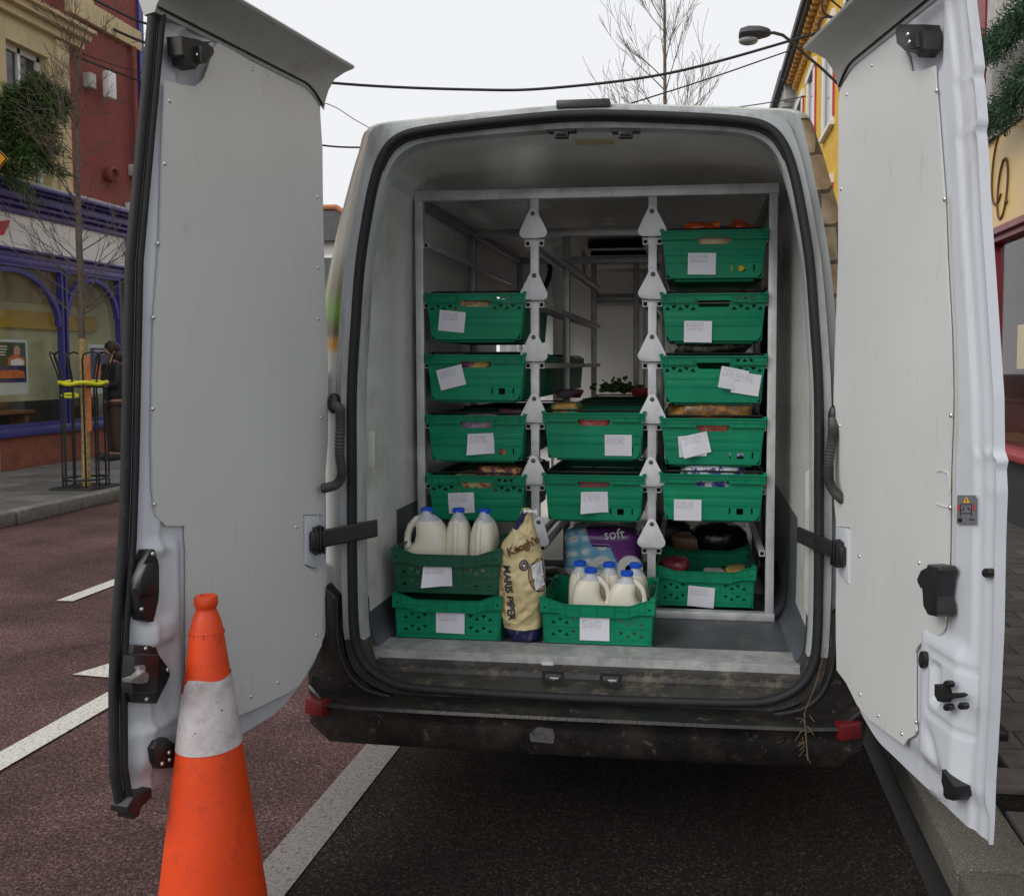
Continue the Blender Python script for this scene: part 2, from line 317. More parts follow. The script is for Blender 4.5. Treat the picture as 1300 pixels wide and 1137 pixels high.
def milk_mat():
    m = mat('milk_jug', (.74,.70,.58), .35, var=.02); n = m.node_tree.nodes; l = m.node_tree.links; p = n['Principled BSDF']
    tc = n.new('ShaderNodeTexCoord'); sp = n.new('ShaderNodeSeparateXYZ'); l.new(tc.outputs['Generated'], sp.inputs[0])
    r = n.new('ShaderNodeMapRange'); r.inputs[1].default_value = .855; r.inputs[2].default_value = .865; l.new(sp.outputs['Z'], r.inputs[0])
    mx = n.new('ShaderNodeMix'); mx.data_type = 'RGBA'; l.new(r.outputs[0], mx.inputs[0]); mx.inputs[6].default_value = (.76,.72,.60,1); mx.inputs[7].default_value = (.50,.53,.56,1)
    l.new(mx.outputs[2], p.inputs['Base Color']); p.inputs['Subsurface Weight'].default_value = .15; p.inputs['Subsurface Radius'].default_value = (.01,.01,.01); return m
M['milk'] = milk_mat()
M['carrotbag'] = mat('orange_carrot_bag', (.50,.065,.008), .2, var=.5, vs=40, dirt=(.18,.02,.01), ds=30, dth=(.5,.7), bump=.6, bs=30, coat=.6)
def paint_stone_reflection():  # stone reflection in the glossy right cover, painted as a block pattern
    m = bpy.data.materials.new('stone_reflection_on_corner_panel'); m.use_nodes = True; n = m.node_tree.nodes; l = m.node_tree.links; p = n['Principled BSDF']
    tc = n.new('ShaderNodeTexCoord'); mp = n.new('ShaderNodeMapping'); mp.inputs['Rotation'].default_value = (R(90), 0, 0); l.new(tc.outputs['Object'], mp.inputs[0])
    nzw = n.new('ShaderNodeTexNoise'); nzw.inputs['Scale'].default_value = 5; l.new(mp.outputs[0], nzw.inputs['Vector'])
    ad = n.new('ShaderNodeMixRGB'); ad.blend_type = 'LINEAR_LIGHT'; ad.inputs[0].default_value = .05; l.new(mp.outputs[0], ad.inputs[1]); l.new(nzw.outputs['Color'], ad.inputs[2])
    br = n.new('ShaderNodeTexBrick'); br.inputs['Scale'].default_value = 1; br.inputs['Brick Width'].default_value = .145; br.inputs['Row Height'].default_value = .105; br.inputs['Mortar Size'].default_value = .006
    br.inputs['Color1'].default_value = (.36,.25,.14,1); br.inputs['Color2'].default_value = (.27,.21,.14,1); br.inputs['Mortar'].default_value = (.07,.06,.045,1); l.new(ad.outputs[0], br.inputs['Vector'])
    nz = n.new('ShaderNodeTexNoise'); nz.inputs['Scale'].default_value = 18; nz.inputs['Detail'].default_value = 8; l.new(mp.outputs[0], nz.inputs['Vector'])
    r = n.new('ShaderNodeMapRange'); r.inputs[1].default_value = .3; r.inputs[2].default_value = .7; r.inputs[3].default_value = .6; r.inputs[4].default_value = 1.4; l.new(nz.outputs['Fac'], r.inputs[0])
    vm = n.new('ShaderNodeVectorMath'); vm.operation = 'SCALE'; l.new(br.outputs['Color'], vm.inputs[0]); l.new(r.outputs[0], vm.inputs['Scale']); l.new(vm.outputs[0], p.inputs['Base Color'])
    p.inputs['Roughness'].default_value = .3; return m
M['stone_reflection'] = paint_stone_reflection()
M['reflection_green'] = mat('reflected_green', (.12,.22,.02), .3, var=.1)
def painted_reflection():  # blurred green and orange reflection in the left cover, painted as a ramp
    m = mat('beige_cover_with_painted_reflection', (.5,.47,.40), .25, var=.02, coat=.5); n = m.node_tree.nodes; l = m.node_tree.links; p = n['Principled BSDF']
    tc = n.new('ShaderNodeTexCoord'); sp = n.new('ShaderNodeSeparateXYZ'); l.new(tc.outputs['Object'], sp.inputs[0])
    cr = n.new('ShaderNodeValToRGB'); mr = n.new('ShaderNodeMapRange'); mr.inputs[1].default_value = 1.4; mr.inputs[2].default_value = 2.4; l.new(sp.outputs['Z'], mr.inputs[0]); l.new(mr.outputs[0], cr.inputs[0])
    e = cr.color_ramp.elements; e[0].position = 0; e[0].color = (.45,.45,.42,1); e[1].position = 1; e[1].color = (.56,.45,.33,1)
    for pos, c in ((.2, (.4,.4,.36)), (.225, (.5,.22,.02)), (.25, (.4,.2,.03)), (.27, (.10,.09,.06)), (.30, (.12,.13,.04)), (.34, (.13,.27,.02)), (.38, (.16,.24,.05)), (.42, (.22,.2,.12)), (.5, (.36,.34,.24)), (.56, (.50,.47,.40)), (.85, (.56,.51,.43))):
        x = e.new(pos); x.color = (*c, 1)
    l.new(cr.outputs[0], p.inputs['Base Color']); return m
M['painted_reflection'] = painted_reflection()
M['shopback'] = mat('olive_shop_interior', (.66,.65,.43), .8, var=.2, vs=2)
M['shopyellow'] = mat('yellow_interior_band', (.62,.40,.05), .7, var=.1)
M['posterwhite'] = mat('poster_white', (.62,.66,.64), .5, var=.03)
M['posterdark'] = mat('poster_dark_green', (.03,.055,.035), .5, var=.5, vs=6)
M['posterblue'] = mat('poster_navy', (.03,.035,.14), .5)
M['posterorange'] = mat('poster_orange', (.6,.16,.04), .5, var=.3, vs=8)
M['posterred'] = mat('poster_red', (.5,.04,.05), .5)
M['stone'] = mat('stone', (.3,.25,.18), .85, var=.25, vs=10, bump=.5)

# ================================================================== GROUND
b = B(); b.quad([(-60,-12,-.008),(60,-12,-.008),(60,140,-.008),(-60,140,-.008)]); obj('ground', b, M['bay'], kind='structure')
b = B(); b.quad([(-6.68,-8,-.002),(.80,-8,-.002),(.80,120,-.002),(-6.68,120,-.002)]); obj('road', b, M['asphalt'], kind='structure')
b = B(); b.quad([(-1.24,-8,.002),(.757,-8,.002),(.757,14,.002),(-1.24,14,.002)]); obj('parking_bay', b, M['bay'], kind='structure')
def strip(name, pts, mt, z=.006):
    bb = B(); bb.quad([(x, y, z) for x, y in pts]); return obj(name, bb, mt, kind='structure')
strip('bay_line', [(-1.345,-8),(-1.20,-8),(-1.20,12),(-1.345,12)], M['wornline'])
p0, p1, p2, p3 = onZ(0, 944), onZ(0, 972), onZ(146, 893), onZ(146, 872)
strip('centre_line', [(-2.79,-1.5),(-2.66,-1.5),(-2.66,2.6),(-2.79,2.6)], M['line'])
for q in (3.6, 6.6, 9.6, 12.6): strip('centre_line', [(-2.79,q),(-2.66,q),(-2.66,q+1.8),(-2.79,q+1.8)], M['line'])
a, c, d = onZ(92, 857), onZ(150, 840), onZ(150, 862)
strip('road_arrow', [(a.x,a.y),(d.x+.25,d.y-.02),(c.x+.35,c.y+.25),(c.x+.05,c.y+.12)], M['line'])
for q in (-4.0, -.5, 2.55, 6.2, 9.8, 13.4): strip('lane_dash', [(-4.21,q),(-4.09,q),(-4.09,q+1.5),(-4.21,q+1.5)], M['line'])
strip('kerb_shadow_strip', [(.69,-8),(.757,-8),(.757,14),(.69,14)], mat('painted_kerb_shadow', (.008,.007,.007), .5, bump=.3, bs=60))  # shadow line at the kerb foot, painted as a dark strip
# right kerb: stones with joints
b = B(); b.box(.80, 30, -8, 120, -.005, .094); rp = obj('pavement_right', b, M['bay'], kind='structure')
for k in range(9):
    b = B(); b.box(.757, 1.0, -2+k*.915, -2+k*.915+.905, -.004, .11, bev=.012); obj('kerb_stone', b, M['palecurb'], rp, smooth=40)
b = B(); b.box(.757, 1.0, 6.24, 60, -.004, .11); obj('kerb_run', b, M['palecurb'], rp, kind='stuff')
pm = []
for mt in PAV:
    bb = B(); bb.box(-.118, .118, -.078, .078, -.03, 0, bev=.004); pm.append(bb.data('paver', mt, 40))
rr = random.Random(3)
for j in range(36):
    for i in range(8):
        x = 1.125+i*.242+(.121 if j % 2 else 0); y = -.55+j*.162
        if x > 2.9: continue
        o = put('paver', pm[rr.choice((0,0,1,1,2))], rp, (x, y, .12+rr.uniform(-.003,.003))); o.rotation_euler = (rr.uniform(-.01,.01), rr.uniform(-.01,.01), 0)
b = B()
for j in range(36, 90):
    for i in range(8):
        x = 1.125+i*.242+(.121 if j % 2 else 0); y = -.55+j*.162; b.box(x-.118, x+.118, y-.078, y+.078, .09, .12)
obj('paving_beyond', b, PAV[1], rp, kind='stuff')
# left pavement
KX = -6.66
b = B(); b.box(-14, KX-.12, -8, 120, -.005, .108); lp = obj('pavement_left', b, M['bay'], kind='structure')
rr = random.Random(5)
kpts = [(-6.60, 1.5+.9*k) for k in range(12)]
for k, (x, y) in enumerate(kpts):
    b = B(); dx = -.02*max(0, y-5.5)
    b.box(x-.16+dx, x+dx+rr.uniform(-.01,.01), y, y+.885, -.004, .135+rr.uniform(-.004,.004), bev=.02); obj('kerb_stone', b, M['kerbdark'], lp, smooth=40)
b = B(); b.box(-6.95, -6.75, 12.3, 80, -.004, .13); obj('kerb_run', b, M['kerbdark'], lp, kind='stuff')
for j in range(24):
    for i in range(4):
        x0 = -9.24+i*.62; y0 = 2.6+j*.42
        if -7.5 < x0+.3 < -6.8 and 6.3 < y0+.2 < 7.1: pass
        bb = B(); bb.box(x0, x0+.61, y0+(.2 if i % 2 else 0), y0+.41+(.2 if i % 2 else 0), .09, .128+rr.uniform(-.003,.003)); obj('paving_slab', bb, rr.choice(SLAB), lp)

# ================================================================== LEFT STREET SIDE
WX = -9.30
def L2(px, py): p = onX(px, py, WX); return p.y, p.z
def wallbox(bb, y0, y1, z0, z1, d0, d1, bev=0): bb.box(WX+d0, WX+d1, y0, y1, z0, z1, bev=bev)
ys = [L2(x, 400)[0] for x in (-60, 88, 176)]      # street frontage limits
yC0, yC1 = L2(88, 150)[0], L2(177, 100)[0]
zCorn = L2(80, 250)[1]+.05
# purple shop front
shop = thing('purple_shopfront', 'purple painted shopfront with arched windows, white blank fascia and terracotta stall riser', 'shop', (WX, 8.5, .12))
zsill0, zsill1 = L2(0, 557)[1], L2(0, 545)[1]
zf0, zf1 = L2(0, 312)[1], L2(0, 268)[1]; zb0 = L2(0, 332)[1]; zc1 = L2(0, 230)[1]
yEnd = L2(158, 320)[0]; yE2 = L2(168, 320)[0]; yS = 3.2
b = B(); wallbox(b, yS, yE2, .12, zsill0, -.05, .0); obj('stall_riser', b, M['riser'], shop)
b = B(); wallbox(b, yS, yE2, zsill0, zsill1, -.12, .05, .015); obj('window_sill', b, M['bluepaint'], shop, smooth=40)
b = B()
for z0, z1, d in ((zf1, zf1+.10, .06), (zf1+.10, zf1+.17, .12), (zf1+.17, zf1+.30, .17), (zf1+.30, zc1-.06, .24), (zc1-.06, zc1, .30)): wallbox(b, yS, yE2, z0, z1, -.05, d, .02)
obj('cornice', b, M['purple'], shop, smooth=40)
b = B(); wallbox(b, yS, yE2+.02, zc1, zc1+.035, -.05, .27); obj('lead_flashing', b, M['greywall'], shop)
b = B(); wallbox(b, yS, yEnd, zf0, zf1, -.05, .02); fs = obj('fascia_sign', b, M['white'], shop)
b = B(); wallbox(b, yEnd, yE2, zsill1, zf1, -.05, .07, .015); obj('end_pilaster', b, M['purple'], shop, smooth=40)
b = B(); 
for z0, z1, d in ((zb0, zb0+.08, .05), (zb0+.08, zf0-.04, .035), (zf0-.04, zf0, .08)): wallbox(b, yS, yEnd, z0, z1, -.05, d, .008)
obj('lower_beam', b, M['purple'], shop, smooth=40)
# red emblem at the left of the fascia: a petal shape
e0 = L2(-3, 292)
b = B(); b.prism([(-.35,-.16),(.10,-.05),(.25,.16),(.02,.12),(-.12,.2),(-.3,.1)], .021, .028, lambda a_, c_, t: (WX+t, e0[0]+a_*.8, e0[1]+c_)); obj('emblem', b, M['posterred'], fs)
# arched bays
bays = [(L2(-230, 400)[0], L2(-66, 400)[0]), (L2(-62, 400)[0], L2(78, 400)[0]), (L2(81, 400)[0], L2(151, 400)[0])]
for (ya, yb) in bays:
    W = yb-ya; cy = (ya+yb)/2; r_ = W/2-.025; rv = min(r_, .78); zc = zb0-.05-rv
    b = B(); b.mesh(curve_mesh([(ya, zsill1), (yb, zsill1), (yb, zb0), (ya, zb0)], [[(ya+.04, zsill1+.05), (yb-.04, zsill1+.05), (yb-.04, zb0-.04), (ya+.04, zb0-.04)]], .09), frameM((WX,0,0), (0,1,0), (0,0,1), (1,0,0)))
    band_ = [(cy+(r_)*math.cos(t), zc+rv*math.sin(t)) for t in [math.pi*k/20 for k in range(21)]]+[(cy+(r_-.065)*math.cos(t), zc+(rv-.065)*math.sin(t)) for t in [math.pi-math.pi*k/20 for k in range(21)]]
    b.mesh(curve_mesh(band_, [], .075), frameM((WX+.002,0,0), (0,1,0), (0,0,1), (1,0,0)))
    fr = obj('window_frame', b, M['bluepaint'], shop)
    b = B(); wallbox(b, ya+.02, yb-.02, zsill1, zb0, -.045, -.04); obj('pane', b, M['glass'], fr)
b = B(); b.box(WX-.75, WX-.66, yS, yE2, .1, 3.6); b.box(WX-.95, WX-.05, yS, yE2, .1, .16); b.box(WX-.95, WX-.05, yS, yE2, zb0+.1, zb0+.16); b.box(WX-.95, WX-.02, yE2-.1, yE2, .1, 3.6); obj('interior_wall', b, M['shopback'], shop)
b = B(); wallbox(b, yS, yE2-.12, L2(0, 412)[1], L2(0, 388)[1], -.655, -.60); obj('interior_band', b, M['shopyellow'], shop)
b = B(); wallbox(b, yS, yE2-.12, L2(0,375)[1], L2(0,345)[1]+.2, -.655, -.62); obj('interior_soffit', b, M['creamwall'], shop)
b = B(); b.box(WX-.655, WX-.60, yS, yE2-.12, .16, 1.02); obj('dark_counter', b, M['darkwall'], shop)
# bench inside
t = thing('window_bench', 'wooden bench inside the purple shop, behind the left window', 'bench', (WX-.6, L2(15,520)[0], .16))
y0 = L2(15,520)[0]
b = B(); b.box(WX-.58, WX-.25, y0-.9, y0+.75, .86, .91, bev=.008); obj('seat', b, M['wood'], t)
for q in (-.8, .6):
    b = B(); b.box(WX-.55, WX-.3, y0+q, y0+q+.08, .16, .86); obj('leg', b, M['wood'], t)
# posters
def poster(px0, py0, px1, py1, lab, right):
    ya, z1 = L2(px0, py0); yb, _ = L2(px1, py0); _, z0 = L2(px0, py1)
    t = thing('poster', lab, 'poster', (WX-.06, (ya+yb)/2, z0))
    def pr(nm, u0, u1, v0, v1, m, d=0.0):
        b = B(); b.box(WX-.065+d, WX-.055+d, ya+(yb-ya)*u0, ya+(yb-ya)*u1, z0+(z1-z0)*v0, z0+(z1-z0)*v1); return obj(nm, b, m, t)
    pr('sheet', 0, 1, 0, 1, M['posterwhite'])
    if not right:
        pr('photo_print', 0, .94, .52, .95, M['posterdark'], .004); pr('car_print', 0, .94, .22, .52, M['posterblue'], .004)
        b = B(); b.prism([(.05,.30),(.1,.4),(.3,.44),(.7,.45),(.86,.42),(.88,.3)], 0, .004, lambda u, v, q: (WX-.048+q, ya+(yb-ya)*u, z0+(z1-z0)*v)); obj('orange_print', b, M['posterorange'], t)
        b = B(); b.prism([(.42,.53),(.45,.66),(.55,.72),(.72,.72),(.88,.66),(.9,.53)], 0, .004, lambda u, v, q: (WX-.048+q, ya+(yb-ya)*u, z0+(z1-z0)*v)); obj('torso_print', b, M['posterorange'], t)
        b = B(); b.prism([(.5,.53),(.5,.62),(.7,.66),(.85,.62),(.85,.53)], 0, .004, lambda u, v, q: (WX-.043+q, ya+(yb-ya)*u, z0+(z1-z0)*v)); obj('white_print', b, M['posterwhite'], t)
        b = B(); b.prism([(.58,.74),(.6,.86),(.68,.9),(.76,.84),(.76,.74),(.66,.71)], 0, .004, lambda u, v, q: (WX-.043+q, ya+(yb-ya)*u, z0+(z1-z0)*v)); obj('head_print', b, M['skin'], t)
        for v in (.86, .81, .76, .71):
            b = B(); b.prism([(.04,v),(.04,v+.022),(.42-.05*(v<.8),v+.022),(.42-.05*(v<.8),v)], 0, .003, lambda u, v_, q: (WX-.048+q, ya+(yb-ya)*u, z0+(z1-z0)*v_)); obj('text_print', b, M['posterwhite'], t)
    else:
        pr('photo_print', .04, .96, .3, .93, M['posterblue'], .004); pr('orange_print', .2, .96, .3, .6, M['posterorange'], .008)
        for v in (.86, .80):
            b = B(); b.prism([(.2,v),(.2,v+.025),(.75,v+.025),(.75,v)], 0, .003, lambda u, v_, q: (WX-.048+q, ya+(yb-ya)*u, z0+(z1-z0)*v_)); obj('text_print', b, M['posterwhite'], t)
poster(-8, 430, 39, 502, 'poster with a person in orange and a navy car, left shop window', False)
poster(117, 437, 147, 500, 'dark blue and orange poster behind the tree guard, right shop window', True)

# upper buildings
def facade(name, y0, y1, z0, z1, holes, mt, parent, d0=-.3, d1=0):
    me = curve_mesh([(y0,z0),(y1,z0),(y1,z1),(y0,z1)], holes, d1-d0)
    b = B(); b.mesh(me, frameM((WX+(d0+d1)/2,0,0), (0,1,0), (0,0,1), (1,0,0))); return obj(name, b, mt, parent)
cb = thing('cream_building', 'cream rendered building with a sash window above the purple shop', 'building', (WX-2, 6, 0))
wy0, wz1 = L2(7, 48); wy1 = L2(62, 100)[0]; wz0 = L2(40, 236)[1]
facade('wall', 1.5, yC0, zc1+.03, L2(85,55)[1]-.02, [[(wy0,wz0),(wy1,wz0),(wy1,wz1),(wy0,wz1)], [(wy0-3.2,wz0),(wy1-3.2,wz0),(wy1-3.2,wz1),(wy0-3.2,wz1)]], M['creamwall'], cb)
zk = L2(85,55)[1]
b = B(); wallbox(b, 1.5, yC0+.25, zk-.02, zk+.10, -.3, .10, .01); wallbox(b, 1.5, yC0+.28, zk+.10, zk+.2, -.3, .2, .01); wallbox(b, 1.5, yC0+.3, zk+.2, zk+.26, -.3, .28, .01)
obj('cornice', b, M['creamwall'], cb)
b = B(); wallbox(b, 1.5, yC0, zk+.2, 14, -3, -.2); obj('upper_wall', b, M['redwall'], cb)
b = B(); wallbox(b, yC0-.28, yC0-.02, zc1, zk-.03, -.1, .05, .01); obj('quoin_strip', b, M['creamwall'], cb)
for off in (0, -3.2):
    wf = B(); a0, a1 = wy0+off, wy1+off; zm = (wz0+wz1)/2
    for q in ((a0,a1,wz0,wz0+.07),(a0,a1,wz1-.07,wz1),(a0,a0+.06,wz0,wz1),(a1-.06,a1,wz0,wz1),(a0,a1,zm-.03,zm+.03),((a0+a1)/2-.025,(a0+a1)/2+.025,wz0,wz1)): wallbox(wf, *q, -.2, -.14)
    wo = obj('window', wf, M['white'], cb)
    b = B(); wallbox(b, a0-.08, a1+.1, wz0-.12, wz0-.002, -.28, .09, .01); obj('sill', b, M['white'], wo)
    b = B(); wallbox(b, a0, a1, wz0, wz1, -.19, -.18); obj('pane', b, M['darkglass'], wo)
    b = B(); wallbox(b, a0+.1, a1-.1, wz0+.1, wz0+1.0, -.178, -.175); obj('blind', b, M['creamwall'], wo)
rb = thing('red_building', 'tall dark red rendered building with a cream string course', 'building', (WX-2, 13, 0))
b = B(); wallbox(b, yC0+.002, yC1, zc1-.4, 14, -6, -.03); wallbox(b, yE2+.06, yC1, .1, zc1-.4, -6, -.03); obj('wall', b, M['redwall'], rb)
s0, s1 = L2(100, 25), L2(178, 62)
b = B()
ya, yb = yC0+.01, yC1+.02; zl, zh = L2(177, 66)[1], L2(177, 42)[1]
wallbox(b, ya, yb, zl, zh, -.04, .05, .01); obj('string_course', b, M['creamwall'], rb)
y5 = L2(103,10)[0]; y6 = L2(118,10)[0]
b = B(); wallbox(b, y5, y6, zh, 12, -.04, .02); obj('cream_pilaster', b, M['creamwall'], rb)
yd = L2(167, 100)[0]
b = B(); b.tube([(WX+.05, yd, 4.5), (WX+.05, yd, zl)], .04); obj('downpipe', b, M['redwall'], rb, 40)
b = B(); wallbox(b, yC1, yC1+.12, .1, 14, -1.5, .02); obj('corner_pilaster', b, M['bluepaint'], rb)
b = B(); b.box(WX-6, WX+.4, yC1-.1, yC1+.35, 13.7, 13.95); obj('eaves', b, M['slate'], rb)
v0 = L2(138, 222)
b = B(); Mv = frameM((WX,v0[0],v0[1]), (0,1,0), (0,0,1), (1,0,0)); b.lathe([(.11,-.02),(.13,.05),(.13,.09),(.09,.12),(.07,.06)], 18, Mv); obj('vent_cowl', b, M['redwall'], rb, smooth=40)
# floodlight / speaker box on red wall
y0, z1 = L2(120, 91); y1, z0 = L2(135, 128)
t = thing('wall_box_light', 'white rounded box fixed by a bracket to the red wall', 'wall light', (WX+.2, (y0+y1)/2, z0))
b = B(); b.box(WX+.10, WX+.22, y0+.02, y1-.04, z0-.02, z1+.03, bev=.035); obj('housing', b, M['white'], t, smooth=40)
b = B(); b.box(WX-.03, WX+.10, y0-.24, y0-.10, (z0+z1)/2-.12, (z0+z1)/2+.10, bev=.01); obj('bracket', b, M['greywall'], t, smooth=40)
y0, z1 = L2(164, 208); y1, z0 = L2(173, 226)
b = B(); b.box(WX-.03, WX+.1, y0, y1, z0, z1, bev=.02); obj('junction_box', b, M['greywall'], smooth=40, label='small pale junction box low on the red wall beside the door edge', cat='junction box')
y0, z1 = L2(158, 257); y1, z0 = L2(172, 268)
b = B(); b.box(WX, WX+.25, y0, y1+.1, z0-.04, z1, bev=.02); obj('alarm_box', b, M['white'], smooth=40, label='white box sitting on the end of the purple cornice', cat='alarm box')
# yellow diamond sign at left edge
c = onY(-6, 202, 6.2)
t = thing('road_sign', 'yellow diamond warning sign cut by the left edge of the picture', 'road sign', (c.x, 6.2, .12))
b = B(); q = .31/1.0; s_ = .15
b.prism([(-s_,0),(0,-s_),(s_,0),(0,s_)], -.006, .006, lambda a_, c_, t_: (c.x+a_, 6.2+t_, c.z+c_)); obj('plate', b, mat('sign_yellow', (.85,.38,.01), .4), t)
b = B(); 
me = curve_mesh([(-s_,0),(0,-s_),(s_,0),(0,s_)], [[(-s_+.02,0),(0,-s_+.02),(s_-.02,0),(0,s_-.02)]], .002); b.mesh(me, frameM((c.x,6.193,c.z),(1,0,0),(0,0,1),(0,-1,0))); obj('border_print', b, M['dark'], t)
b = B(); b.tube([(c.x-.13, 6.23, .1), (c.x-.13, 6.23, c.z+.2)], .03); b.box(c.x-.14, c.x+.05, 6.208, 6.22, c.z-.02, c.z+.02); obj('post', b, M['steel'], t, smooth=40)

# far house in the gap beside the van
hp = onY(414, 290, 34)
t = thing('far_house', 'small far house with orange ridge tiles seen in the gap beside the left door', 'house', (hp.x, 36, 0))
zt = onY(414, 274, 34).z; 
b = B(); b.box(hp.x-8, hp.x+2.2, 34, 42, 0, zt-1.1); obj('wall', b, M['greywall'], t)
b = B(); b.prism([(-8.3,zt-1.1),(2.5,zt-1.1),(2.5,zt-1.0),(.6,zt+.25),(-6,zt+.25),(-8.3,zt-1)], 33.7, 42, lambda a_, c_, t_: (hp.x+a_, t_, c_)); rf = obj('roof', b, M['slate'], t)
b = B(); b.tube([(hp.x-6,33.7,zt+.3),(hp.x+.6,33.7,zt+.3),(hp.x+2.6,33.7,zt-.95)], .12); obj('ridge_tile', b, mat('ridge_orange', (.42,.16,.07), .8), rf)
for q in (-5.2, -3, -.6, 1.0):
    b = B(); b.box(hp.x+q, hp.x+q+1.0, 33.95, 34.02, zt-3.4, zt-1.7); f = obj('window', b, M['white'], t)
    b = B(); b.box(hp.x+q+.1, hp.x+q+.9, 33.92, 33.96, zt-3.3, zt-1.8); obj('pane', b, M['darkglass'], f)

# ================================================================== RIGHT STREET SIDE
RX = 2.86
def R2(px, py): p = onX(px, py, RX); return p.y, p.z
shopR = thing('red_framed_shop', 'shop with red window frames, cream lettered fascia and dark grey stall riser', 'shop', (RX, 5, .12))
zs = R2(1300, 575)[1]; zfb = R2(1300, 292)[1]; zft = R2(1275, 165)[1]
b = B(); b.box(RX, RX+.3, -1, 8.2, .1, zs-.08); obj('stall_riser', b, M['darkwall'], shopR)
b = B(); b.box(RX-.09, RX+.3, -1, 8.2, zs-.08, zs, bev=.015); obj('sill', b, M['rsill'], shopR, smooth=40)
b = B(); b.box(RX+.02, RX+.3, -1, 8.2, zfb+.10, zft); fo = obj('fascia', b, M['fascia'], shopR)
b = B()
for z0, z1, d in ((zfb-.02, zfb+.04, .04), (zfb+.04, zfb+.075, .08), (zfb+.075, zfb+.12, .05)): b.box(RX-d, RX+.2, -1, 8.2, z0, z1, bev=.006)
obj('lower_moulding', b, M['rframe'], shopR, smooth=40)
ycut = [R2(1262, 400)[0], 8.2]
for y0 in (-1, 1.2, 3.4, R2(1259.5, 400)[0], 8.05):
    b = B(); b.box(RX-.02, RX+.1, y0, y0+.12, zs, zfb, bev=.01); obj('mullion', b, M['rframe'], shopR, smooth=40)
b = B(); b.box(RX+.04, RX+.045, -1, 8.2, zs, zfb); obj('window_glass', b, M['glass'], shopR)
b = B(); b.box(RX+.02, RX+.9, -1, 8.2, zs-.07, zs-.02); obj('display_shelf', b, M['wood'], shopR)
b = B(); b.box(RX+1.6, RX+1.7, -1, 8.2, .1, 3.2); b.box(RX+.3, RX+1.7, 8.1, 8.2, .1, 3.2); b.box(RX+.05, RX+1.7, -1, 8.2, zfb+.12, zfb+.2); obj('interior_wall', b, mat('dark_interior', (.10,.02,.018), .7, var=.5, vs=3), shopR)
b = B(); b.box(RX, RX+.3, -1, 8.2, zft, 9); obj('upper_wall', b, M['rough'], shopR)
yr = R2(1247.5, 60)[0]
b = B(); b.box(RX-.05, RX+.1, yr-.22, yr+.05, zft, 9); obj('red_pilaster', b, M['rframe'], shopR)
b = B(); b.box(RX-.03, RX+.1, yr-.42, yr-.225, zft, 9); obj('grey_pilaster', b, M['greywall'], shopR)
# lettering: script "& Co." visible as C o .
def script(pts, r, nm, o0, sc_):
    b = B(); b.tube([(RX+.012, o0[0]-x*sc_, o0[1]+y*sc_) for x, y in pts], r, 6); return obj(nm, b, M['brown'], fo)
o0 = R2(1265, 214)
cpts = [(.34*math.cos(t)+.1*math.sin(t)+.05, .62*math.sin(t)) for t in [R(50+10*k) for k in range(27)]]
script(cpts, .011, 'letter_c', (o0[0], o0[1]), .55)
o1 = R2(1271, 240)
script([(.24*math.cos(t)+.08*math.sin(t), .5*math.sin(t)) for t in [R(10*k) for k in range(37)]], .011, 'letter_o', o1, .55)
o2 = R2(1276, 256)
b = B(); b.sphere((RX+.012, o2[0], o2[1]-.0), .022, 8, 6); obj('full_stop', b, M['brown'], fo, smooth=0)
# things in the shop window
for i, (px, py, mt, nm, lab) in enumerate(((1285, 545, M['posterorange'], 'gift_bag', 'orange gift bag in the red framed shop window'), (1272, 540, M['posterwhite'], 'display_card', 'small white card at the bottom of the red framed shop window'))):
    q = R2(px, py); t = thing(nm, lab, 'bag' if i == 0 else 'card', (RX+.4, q[0], zs-.02))
    b = B(); s_ = .16 if i == 0 else .08; b.box(RX+.35, RX+.42, q[0]-s_, q[0]+s_*.6, zs-.02, zs+s_*1.6, bev=.006); obj('body', b, mt, t)
    if i == 0: b = B(); b.tube([(RX+.38, q[0]-.08, zs+.23), (RX+.38, q[0]-.04, zs+.36), (RX+.38, q[0]+.03, zs+.23)], .006); obj('handle', b, M['posterred'], t)
q = R2(1292, 440); b = B(); b.box(RX+.05, RX+.06, q[0]-.16, q[0]+.16, q[1]-.2, q[1]+.2); obj('window_notice', b, M['fascia'], label='cream paper notice stuck inside the red framed shop window', cat='notice')
q = R2(1265, 345); b = B(); b.box(RX+1.4, RX+1.45, q[0]-.5, q[0]+.0, q[1]-.2, q[1]+.25); obj('wall_picture', b, M['shopyellow'], label='framed yellow picture high inside the red framed shop', cat='picture')
# garlands
def garland(pts, label, r0=.19, n=7000, seed=1):
    rr = random.Random(seed); bb = B(); pts = [Vector(p) for p in pts]
    for i in range(n):
        s_ = rr.random()*(len(pts)-1); k = min(int(s_), len(pts)-2); p = pts[k].lerp(pts[k+1], s_-k)
        d = Vector((rr.gauss(0,1), rr.gauss(0,1), rr.gauss(0,1))).normalized(); rad = r0*(.55+.45*math.sin(s_*9))
        q = p+d*rr.random()**.5*rad; u = (d+Vector((rr.gauss(0,.7), rr.gauss(0,.7), rr.gauss(0,.7)))).normalized()*rr.uniform(.025,.06); v = u.cross(Vector((rr.random(), rr.random(), rr.random()))).normalized()*.0045
        bb.quad([q-v, q+v, q+u+v*.4, q+u-v*.4])
    return obj('christmas_garland', bb, M['needle2'], recalc=False, label=label, cat='garland', group='garlands on the roughcast wall')
def RP(px, py, d=.2): p = onX(px, py, RX-d); return (p.x, p.y, p.z)
garland([RP(1246,68), RP(1262,58), RP(1280,42), RP(1297,18), RP(1330,-20)], 'upper evergreen garland swagged across the roughcast wall', seed=1)
